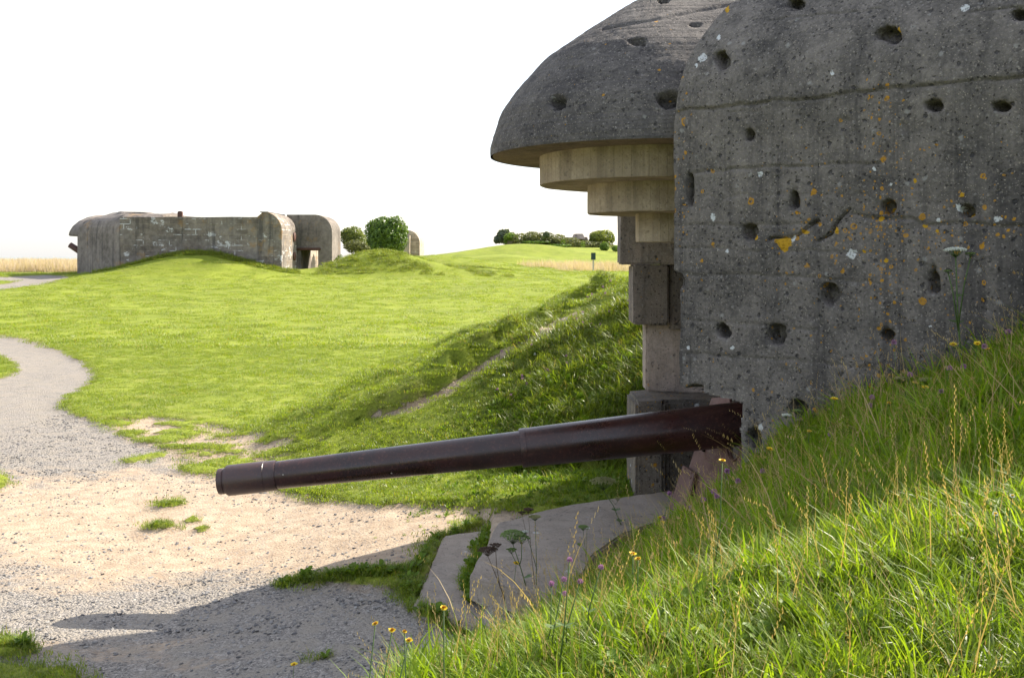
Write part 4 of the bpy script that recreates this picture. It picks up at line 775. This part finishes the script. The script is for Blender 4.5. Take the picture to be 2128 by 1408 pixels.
# lawns
x, y, g = sample(36000, -17, 6, 6.0, 34, 6, 1.15); zr_ = terr_raw(x, y); b, s = masks(x, y); wb = fbm(x * 7, y * 7, 0, 3, 19) * .35
on = (b + wb < .42) & ~((zr_ - terr0(x, y) > .15) & (y < 9)) & ~hidden_by_wall(x, y) & inview(x, y, zr_) & ~onslab(x, y); x, y = x[on], y[on]
scatter('lawn', np.stack([x, y, zof(x, y) - .008], 1), .75 + .5 * g.random(len(x)) + .35 * fbm(x * .8, y * .8, 0, 3, 23), lawn, 'short sunlit lawn grass behind the gravel', 'grass', .12, seed=6)
x, y, g = sample(15000, -50, 28, 33, 118, 7, 1.3); zr_ = terr_raw(x, y); b, s = masks(x, y); on = (b < .4) & inview(x, y, zr_) & ~((x > -37) & (x < -15.4) & (y > 79.5) & (y < 92)); x, y = x[on], y[on]
scatter('far_lawn', np.stack([x, y, zof(x, y) - .01], 1), .8 + .5 * g.random(len(x)) + .9 * np.maximum(0, fbm(x * .15, y * .15, 0, 3, 29)) * ss(70, 90, y), lawnf, 'far lawn around the long casemate', 'grass', .1, seed=7)
x, y, g = sample(9000, -6.5, 1.6, 5.6, 13, 51); zr_ = terr_raw(x, y); b, s = masks(x, y); on = (b < .4) & ~((zr_ - terr0(x, y) > .12) & (y < 9)) & ~hidden_by_wall(x, y) & inview(x, y, zr_) & ~onslab(x, y); x, y = x[on], y[on]
scatter('verge_grass', np.stack([x, y, zof(x, y) - .01], 1), .35 + .5 * g.random(len(x)), [p.copy() for p in lit_], 'short rough grass in strips along the gravel and slabs', 'grass', .2, seed=51)
# fringe of weeds at the slab, gravel edges and on the track
fr = []
for L_, n_, w_ in [([(585, 1216), (700, 1212), (790, 1210), (850, 1202), (868, 1180)], 300, 6), ([(862, 1190), (905, 1125), (1000, 1090)], 90, 4), ([(852, 1268), (915, 1302), (985, 1325)], 60, 4), ([(850, 1225), (862, 1250)], 80, 10), ([(730, 1205), (800, 1208)], 110, 7), ([(0, 1352), (60, 1360)], 40, 6), ([(310, 1099), (368, 1099)], 16, 4), ([(640, 1372), (680, 1366)], 6, 4)]:
    for i in range(n_):
        j = random.randrange(len(L_) - 1); f = random.random(); u = L_[j][0] + (L_[j + 1][0] - L_[j][0]) * f + random.gauss(0, w_); v = L_[j][1] + (L_[j + 1][1] - L_[j][1]) * f + random.gauss(0, w_ * .5)
        a, b_ = hit(u, v, 0, 3, 40, 900); fr.append((a, b_))
fr = np.array(fr); kk = ~inpoly(fr[:, 0], fr[:, 1], [tuple(p) for p in SLABP]); fr = fr[kk]
scatter('weed_fringe', np.stack([fr[:, 0], fr[:, 1], zof(fr[:, 0], fr[:, 1])], 1), .5 + .55 * rng.random(len(fr)), lit_ + [rosette('herb', M_broad, 9, 10, .09)], 'green weeds fringing the slabs and crossing the gravel', 'weeds', .2, seed=8)
x, y, g = sample(5200, -16, 0, 8, 30, 12, 1.0); b, s = masks(x, y); kk = (b > .12) & (b < .8) & inview(x, y, terr_raw(x, y)); x, y = x[kk], y[kk]
scatter('edge_tufts', np.stack([x, y, zof(x, y)], 1), .35 + .45 * g.random(len(x)), lit_, 'grass tufts along the ragged lawn edge', 'grass', .2, seed=12)
gl = []
for i in range(300):
    L_ = [(1024, 1098), (1008, 1130), (990, 1175), (972, 1212), (992, 1246), (1080, 1270), (1150, 1285)]; j = random.randrange(6); f = random.random(); u = L_[j][0] + (L_[j + 1][0] - L_[j][0]) * f + random.gauss(0, 6) - 4; v = L_[j][1] + (L_[j + 1][1] - L_[j][1]) * f + random.gauss(0, 4); gl.append(px(u, v, F * 2.78 / (v - HV)))
gl = np.array(gl); gl = gl[~inpoly(gl[:, 0], gl[:, 1], [tuple(p) for p in SLABP])]
scatter('slab_gap_weeds', gl, .5 + .6 * rng.random(len(gl)), [blades('short_tuft', 40, .07, .05, .13, .006, M_g1, 240 + s, .8, 3, .9) for s in range(3)] + [rosette('herb', M_broad, 19, 10, .09)], 'green weeds growing in the joint between the two slabs', 'weeds', .25, seed=28)
x, y, g = sample(3200, -1.6, 1.75, 10.3, 14.5, 30); kk = (ss(-1.6, 1.0, x) > g.random(len(x))) & ~hidden_by_wall(x, y) & ~onslab(x, y); x, y = x[kk], y[kk]
scatter('plinth_weeds', np.stack([x, y, zof(x, y)], 1), (.5 + .7 * g.random(len(x))) * (.5 + .5 * ss(-1, 1, x)) * (.4 + .6 * ss(10.6, 11.6, y)), [blades('long_tuft', 36, .12, .10, .26, .010, M_g1, 270 + s, .8, 4, 1.0) for s in range(3)] + [rosette('herb', M_broad, 29, 12, .09), rosette('herb', M_broad, 30, 9, .12)], 'lush shaded weeds and long grass at the foot of the plinth', 'weeds', .25, seed=29)
x, y, g = sample(4200, -15.5, 0, 78.5, 96, 31); kk = fbm(x * .5, y * .5, 0, 3, 61) + .25 * (x < -11) > .0; x, y = x[kk], y[kk]
scatter('rough_grass', np.stack([x, y, zof(x, y)], 1), 1.3 + 1.3 * g.random(len(x)), [p.copy() for p in bankt[:3]], 'rough darker grass on the mound beside the long casemate', 'grass', .2, seed=31)
x, y, g = sample(900, -33, -17, 78.2, 79.9, 32); kk = np.ones(len(x), bool); scatter('wall_foot_weeds', np.stack([x, y, zof(x, y)], 1), 1.5 + 2.0 * g.random(len(x)) ** 2, [p.copy() for p in bankt[:3]], 'weeds along the foot of the long casemate wall', 'weeds', .2, seed=32)
# dry fields
x, y, g = sample(5000, -90, -36, 93, 230, 9, 1.4); on = inview(x, y, terr_raw(x, y)) & (x < -.44 * y + 3) ; x, y = x[on], y[on]
scatter('dry_field', np.stack([x, y, terr_raw(x, y)], 1), .7 + .6 * g.random(len(x)) ** 2, tanp, 'pale tan field of dry tall grass beyond the long casemate', 'grass', .08, seed=9)
x, y, g = sample(520, 1.0, 16, 95, 126, 10); on = (np.hypot((x - 8) / 7.5, (y - 109) / 12) < .1 + 1.05 * g.random(520)); x, y = x[on], y[on]
scatter('dry_grass_patch', np.stack([x, y, terr_raw(x, y)], 1), .55 + .5 * g.random(len(x)), tanp, 'pinkish tan patch of dry grass in front of the skyline rise', 'grass', .1, seed=10)
# loose stones
def stonem(name, a, b_):
    k = NT(name); oi = k.n.new('ShaderNodeObjectInfo').outputs['Random']; c = k.mix(oi, a, b_); c = k.mix(k.mul(k.noise(30, 3, .6), .3), c, (.2, .18, .16)); return k.done(c, .8, None, .3)
M_st = stonem('slate_chip', (.07, .07, .08), (.30, .29, .28)); sts = [stone('stone_chip', M_st, s, .35 + .1 * (s % 3)) for s in range(6)]
x, y, g = sample(110000, -9, 1.0, 6.2, 24, 13, 1.5); b, s = masks(x, y); dn = np.clip(.5 + .9 * fbm(x * .8, y * 1.8, 0, 4, 97), .05, 1) * (1 - .65 * s); kk = (b > .5) & (g.random(len(x)) < dn) & inview(x, y, terr_raw(x, y)) & ~onslab(x, y); x, y = x[kk], y[kk]
scatter('gravel', np.stack([x, y, zof(x, y) + .001], 1), .013 + .036 * g.random(len(x)) ** 3 + .02 * (g.random(len(x)) > .985), sts, 'loose dark stone chips strewn over the track', 'gravel', .25, seed=13)
x, y, g = sample(260, -.6, 1.8, 7.6, 10.6, 14); kk = onslab(x, y); x, y = x[kk], y[kk]
# ------------------------------------------------------------------ single flowers and plants
def flat(name, colr, rough=.6, trans=.25):
    k = NT(name); k.put(k.b.inputs['Base Color'], k.mix(k.rng(k.noise(60, 2, .5), .3, .7), colr, tuple(c * .7 for c in colr))); k.b.inputs['Roughness'].default_value = rough
    tr = k.n.new('ShaderNodeBsdfTranslucent'); tr.inputs[0].default_value = tuple(colr) + (1,); mx = k.n.new('ShaderNodeMixShader'); mx.inputs[0].default_value = trans; k.l(k.b.outputs[0], mx.inputs[1]); k.l(tr.outputs[0], mx.inputs[2]); k.l(mx.outputs[0], k.out.inputs[0]); return k.m
F_y = flat('yellow_petal', (.86, .64, .02)); F_o = flat('orange_disc', (.55, .26, .01)); F_p = flat('clover_pink', (.50, .27, .46)); F_w = flat('white_floret', (.85, .87, .80), .6, .4); F_gw = flat('green_floret', (.26, .36, .12)); F_cr = flat('cream_floret', (.42, .42, .20)); F_br = flat('dry_brown', (.13, .085, .06)); F_st = flat('stem_green', (.09, .16, .035)); F_sb = flat('stem_brown', (.16, .11, .06)); F_dk = flat('spent_clover', (.12, .06, .045))
def head_petals(c, r, up, n=13, g=random):
    V = []; Fc = []; up = Vector(up).normalized(); e1 = up.orthogonal().normalized(); e2 = up.cross(e1); c = Vector(c)
    for ring, (rr, lift) in enumerate(((1, .25), (.72, .5))):
        for i in range(n):
            a = 6.283 * (i + .5 * ring) / n + g.uniform(-.1, .1); d = e1 * math.cos(a) + e2 * math.sin(a); s = up.cross(d); k = len(V); L = r * rr * g.uniform(.85, 1.1); w_ = r * .2
            V += [c + d * r * .1 - s * w_ * .5, c + d * r * .1 + s * w_ * .5, c + d * L * .8 + s * w_ + up * L * lift * .7, c + d * L + up * L * lift, c + d * L * .8 - s * w_ + up * L * lift * .7]; Fc.append((k, k + 1, k + 2, k + 3, k + 4))
    return V, Fc
def ball(c, r, n, ln, wd, g=random, flat_=1.0):
    V = []; Fc = []; c = Vector(c)
    for i in range(n):
        z = g.uniform(-.75, 1); a = g.uniform(0, 6.283); q = math.sqrt(max(0, 1 - z * z)); d = Vector((q * math.cos(a), q * math.sin(a), z * flat_)); s = d.orthogonal().normalized(); t = d.cross(s); k = len(V)
        p = c + d * r * .3; e = c + d * r * g.uniform(.85, 1.1); V += [p, e + s * wd, e + d * ln, e - s * wd, e + t * wd, e - t * wd]; Fc += [(k, k + 1, k + 2, k + 3), (k, k + 4, k + 2, k + 5)]
    return V, Fc
def frontof(u, x, y, gap=.10):
    a = (u - 1064) / F; yw = float((nin @ E) / (nin[0] * a + nin[1])) - gap
    if u > 1425 and y > yw: y = yw; x = a * yw
    return x, y
def flower(kind, u, v, h, label, group, size=.024, lean=0.0, mats=None, ymin=1.5, ymax=140):
    g = random.Random(int(u * 7 + v)); h = h * 1.35 + .05; x, y = frontof(u, *hit(u, v, h, ymin, ymax)); size = size * min(1.1, max(.45, y / 6.0)); top = px(u, v, y); gx, gy = x + lean - .03 + g.uniform(-.03, .03), y - .02; g0 = gz(gx, gy)
    names = {'y': ('yellow_flower', 'flower'), 'c': ('clover', 'flower'), 'd': ('daisy', 'flower')}; nm, ct = names[kind]
    r = empty(nm, (gx, gy, g0), label, ct, group); mid = ((gx + top[0]) / 2 + g.uniform(-.02, .02), (gy + top[1]) / 2, (g0 + top[2]) / 2)
    pyd('stem', *tube([(gx, gy, g0 - .02), mid, tuple(top)], .0026, .0018, 5), F_st, r, True)
    if kind == 'y':
        pyd('petals', *head_petals(top, size, (g.uniform(-.3, .2), g.uniform(-.5, -.1), 1), 13, g), F_y, r); pyd('disc', *ball(Vector(top) + Vector((0, -.002, .004)), size * .3, 26, .003, .0025, g, .5), F_o, r)
    elif kind == 'd':
        pyd('petals', *head_petals(top, size, (-.2, -.7, 1), 15, g), F_w, r); pyd('disc', *ball(Vector(top) + Vector((0, -.002, .003)), size * .33, 26, .003, .0025, g, .5), F_y, r)
    else:
        pyd('flower_head', *ball(top, size * .62, 90, size * .30, size * .10, g), F_p, r); V = []; Fc = []
        for q in range(3):
            a = q * 2.1 + g.random(); c = Vector(mid); d = Vector((math.cos(a), math.sin(a), .3)); s = Vector((-math.sin(a), math.cos(a), 0)); k = len(V); V += [c, c + d * .014 + s * .008, c + d * .03, c + d * .014 - s * .008]; Fc.append((k, k + 1, k + 2, k + 3))
        pyd('leaf', V, Fc, F_st, r)
    return r
YG = 'yellow flowers in the slope grass'; CG = 'purple clover in the slope grass'
for u, v, h, lab in [(1981, 716, .20, 'yellow flower just left of the tall white umbel stem'), (2031, 714, .22, 'yellow flower just right of the tall white umbel stem'), (2052, 725, .18, 'small yellow flower rightmost on the crest of the slope'),
    (1902, 796, .16, 'left of two low yellow flowers below the cream umbels'), (1923, 805, .15, 'right of two low yellow flowers below the cream umbels'), (1734, 829, .26, 'lone yellow flower on a long stem against the grey wall'),
    (1847, 837, .14, 'small yellow flower beside two clover heads on the slope crest'), (1682, 896, .16, 'yellow flower under the small green umbel by the wall'), (1647, 909, .14, 'tiny yellow bud left of the small green umbel'), (1600, 933, .22, 'yellow flower in front of the wall near the gun port'), (1501, 957, .30, 'yellow flower in front of the brown gun shield'),
    (1372, 1076, .14, 'upper yellow flower at the left foot of the gun shield'), (1376, 1087, .12, 'lower yellow flower at the left foot of the gun shield'), (1364, 1119, .12, 'left of two yellow flowers below the gun shield'), (1373, 1122, .11, 'right of two yellow flowers below the gun shield'), (1420, 1063, .12, 'small yellow flower before the riveted cover plate'), (1416, 1112, .10, 'tiny yellow flower low below the riveted cover plate'),
    (1315, 1150, .14, 'upper of two yellow flowers before the dark gap by the slab'), (1326, 1161, .12, 'lower of two yellow flowers before the dark gap by the slab'), (1073, 1170, .18, 'yellow flower among the dry umbel stems over the broad slab'), (922, 1263, .30, 'yellow flower above the tip of the lower slab'),
    (780, 1296, .30, 'leftmost of the yellow flowers leaning over the shaded gravel'), (815, 1309, .27, 'yellow flower second from left over the shaded gravel'), (841, 1312, .26, 'small yellow bud over the shaded gravel'), (850, 1330, .22, 'orange-yellow flower lowest over the shaded gravel'), (611, 1380, .28, 'yellow flower alone at the bottom edge over the gravel')]:
    sm_ = 'small' in lab or 'tiny' in lab or 'bud' in lab; flower('y', u, v, h, lab, YG, .016 if sm_ else .024)
for u, v, h, lab in [(1858, 711, .26, 'highest purple clover, standing against the dark wall'), (1891, 778, .20, 'purple clover left of the cream umbels'), (1812, 825, .18, 'upper clover of the pair at the wall foot'), (1807, 842, .16, 'lower clover of the pair at the wall foot'), (1973, 765, .17, 'left clover below the tall white umbel'), (2002, 761, .17, 'right clover below the tall white umbel'), (2046, 720, .20, 'clover beside the rightmost yellow flower'), (1956, 813, .13, 'clover low on the slope under the tall umbel'), (2095, 689, .2, 'pale clover near the right edge of the picture'),
    (1511, 978, .26, 'purple clover just under the yellow flower of the gun shield'), (1585, 978, .16, 'purple clover at the corner of the wall foot'), (1534, 999, .18, 'clover between gun shield and wall corner'), (1484, 1021, .20, 'upper clover of three before the gun shield'), (1490, 1031, .18, 'middle clover of three before the gun shield'), (1462, 1038, .18, 'left clover of three before the gun shield'), (1392, 1025, .24, 'purple clover standing left of the riveted cover plate'), (1436, 1055, .14, 'clover in front of the riveted cover plate'), (1495, 1068, .11, 'pale lilac clover below the gun shield'), (1379, 1077, .13, 'clover beside the yellow pair at the shield foot'), (1726, 903, .12, 'small clover in front of the pitted wall foot'),
    (1206, 1207, .16, 'largest pink clover over the broad slab'), (1146, 1212, .16, 'left purple clover before the broad slab'), (1172, 1203, .17, 'small purple clover between two bigger ones before the slab'), (1184, 1162, .24, 'violet thistle-like flower standing over the slab'), (1249, 1177, .16, 'dull pink clover to the right before the slab'), (1174, 1233, .10, 'dark spent clover low before the slab')]:
    flower('c', u, v, h, lab, CG, .022)
flower('d', 2104, 1030, .12, 'upper white daisy with yellow eye at the right edge', 'daisies in the slope grass', .016); flower('d', 2068, 1067, .11, 'lower white daisy with yellow eye near the right edge', 'daisies in the slope grass', .018)
def umbel_plant(name, base_uv, bh, heads, label, stem_m, seed, rstem=.006, leaves=2):
    """heads: (u, v, radius m, floret material, flatness, n rays)"""
    g = random.Random(seed); x, y = frontof(base_uv[0], *hit(base_uv[0], base_uv[1], bh), .16); b = Vector((x, y, gz(x, y) - .02)); r = empty(name, tuple(b), label, 'plant')
    heads = [(a_, b_, c_ * y / 6.0, d_, e_, f_) for a_, b_, c_, d_, e_, f_ in heads]; main = Vector(px(heads[0][0], heads[0][1], y)); fork = b.lerp(main, .55)
    for i, (u, v, rad, m, fl, n) in enumerate(heads):
        t = Vector(px(u, v, y + g.uniform(-.04, .04))); neck = t - Vector((0, 0, rad * .7)); pts = [b, b.lerp(main, .3) + Vector((g.uniform(-.01, .01), 0, 0)), fork, neck] if i == 0 else [fork.lerp(b, g.uniform(-.3, .35)), (fork + neck) / 2 + Vector((0, 0, -.01)), neck]
        V, Fc = tube(pts, rstem * (1 if i == 0 else .6), rstem * .45, 6); parts = [(V, Fc)]; fl_ = []
        for q in range(n):
            a = q * 2.4; rr = rad * math.sqrt((q + .5) / n); e = t + Vector((rr * math.cos(a), rr * math.sin(a), rad * .22 * (1 - (rr / rad) ** 2) * fl - .0)); parts.append(tube([neck, neck.lerp(e, .5) + Vector((0, 0, -.004)), e], .0016, .001, 4)); fl_.append(ball(e, rad * .18, 22, .005, .0045, g, .6))
        pyd('stem', *join(*parts), stem_m, r, True); pyd('umbel', *join(*fl_), m, r)
    if leaves:
        LV = []; LF = []
        for q in range(leaves):
            p = b.lerp(main, .25 + .2 * q); a = g.uniform(0, 6.28)
            for s_ in range(7):
                aa = a + (s_ - 3) * .28; d = Vector((math.cos(aa), math.sin(aa), .25)); L_ = .05 + .03 * g.random(); s2 = Vector((-d.y, d.x, 0)) * .012; k = len(LV); LV += [p, p + d * L_ * .6 + s2, p + d * L_, p + d * L_ * .6 - s2]; LF.append((k, k + 1, k + 2, k + 3))
        pyd('leaf', LV, LF, F_st, r)
    return r
umbel_plant('hogweed', (1995, 738), .02, [(1986, 520, .062, F_w, 1, 26), (2017, 527, .026, F_gw, 1, 12), (1971, 563, .022, F_gw, 1, 10)], 'tall white umbel plant rising above the grass against the dark wall', F_st, 1, .0075, 3)
umbel_plant('hogweed', (1668, 935), .02, [(1656, 853, .028, F_gw, 1, 14), (1634, 862, .026, F_w, 1, 14), (1662, 872, .02, F_cr, 1, 10)], 'small green and white umbel plant at the wall foot right of the gun port', F_st, 2, .004, 1)
umbel_plant('hogweed', (1880, 850), .02, [(1873, 786, .04, F_cr, .6, 20)], 'left low cream umbel on the slope crest', F_st, 3, .004, 1)
umbel_plant('hogweed', (1938, 850), .02, [(1932, 789, .055, F_cr, .6, 26)], 'right broad cream umbel on the slope crest', F_st, 4, .004, 1)
umbel_plant('hogweed', (1105, 1262), .02, [(1066, 1112, .075, F_gw, 1.6, 30), (1084, 1118, .05, F_gw, 1.5, 16), (1063, 1142, .03, F_gw, 1.2, 12)], 'green knobbly umbel plant in front of the broad slab', F_st, 5, .006, 2)
umbel_plant('hogweed', (1058, 1268), .02, [(1014, 1142, .055, F_br, .7, 26), (1030, 1132, .035, F_br, .7, 12)], 'dry brown umbel plant in front of the broad slab', F_sb, 6, .005, 0)
umbel_plant('hogweed', (1118, 1262), .02, [(1112, 1073, .034, F_cr, .5, 18), (1092, 1104, .018, F_w, .8, 10)], 'slim pale umbel plant rising behind the green knobbly one', F_st, 7, .004, 1)
umbel_plant('hogweed', (1112, 1258), .02, [(1098, 1058, .03, F_br, .7, 16), (1085, 1064, .02, F_br, .7, 10)], 'tall dead brown umbel plant above the slab', F_sb, 8, .003, 0)
umbel_plant('hogweed', (1222, 1200), .02, [(1212, 1094, .03, F_gw, .8, 16), (1220, 1096, .016, F_w, .8, 8), (1205, 1130, .016, F_gw, .8, 8)], 'small grey-green umbel plant over the middle of the broad slab', F_st, 9, .003, 1)
umbel_plant('hogweed', (1300, 1120), .02, [(1254, 1000, .075, F_cr, 1.2, 34), (1284, 1035, .02, F_cr, .8, 8)], 'large cream-brown umbel plant before the plinth under the gun', F_st, 10, .006, 2)
# pink dots on the far bank
for i in range(34):
    u = random.uniform(1020, 1330); v = 800 - (u - 1020) * .62 + random.uniform(-60, 70); g_ = random.Random(i); x, y = hit(u, v, .12, 9, 40); z0 = gz(x, y)
    if y < 11.5 or hidden_by_wall(np.array([x]), np.array([y]))[0]: continue
    r = empty('clover', (x, y, z0), 'tiny pink clover dot on the rough bank behind the gun', 'flower', 'pink clover on the far bank'); t = (x, y, z0 + .13)
    pyd('stem', *tube([(x, y, z0 - .02), t], .002, .0015, 4), F_st, r); pyd('flower_head', *ball(t, .016, 26, .008, .005, g_), F_p if i % 5 else F_w, r)
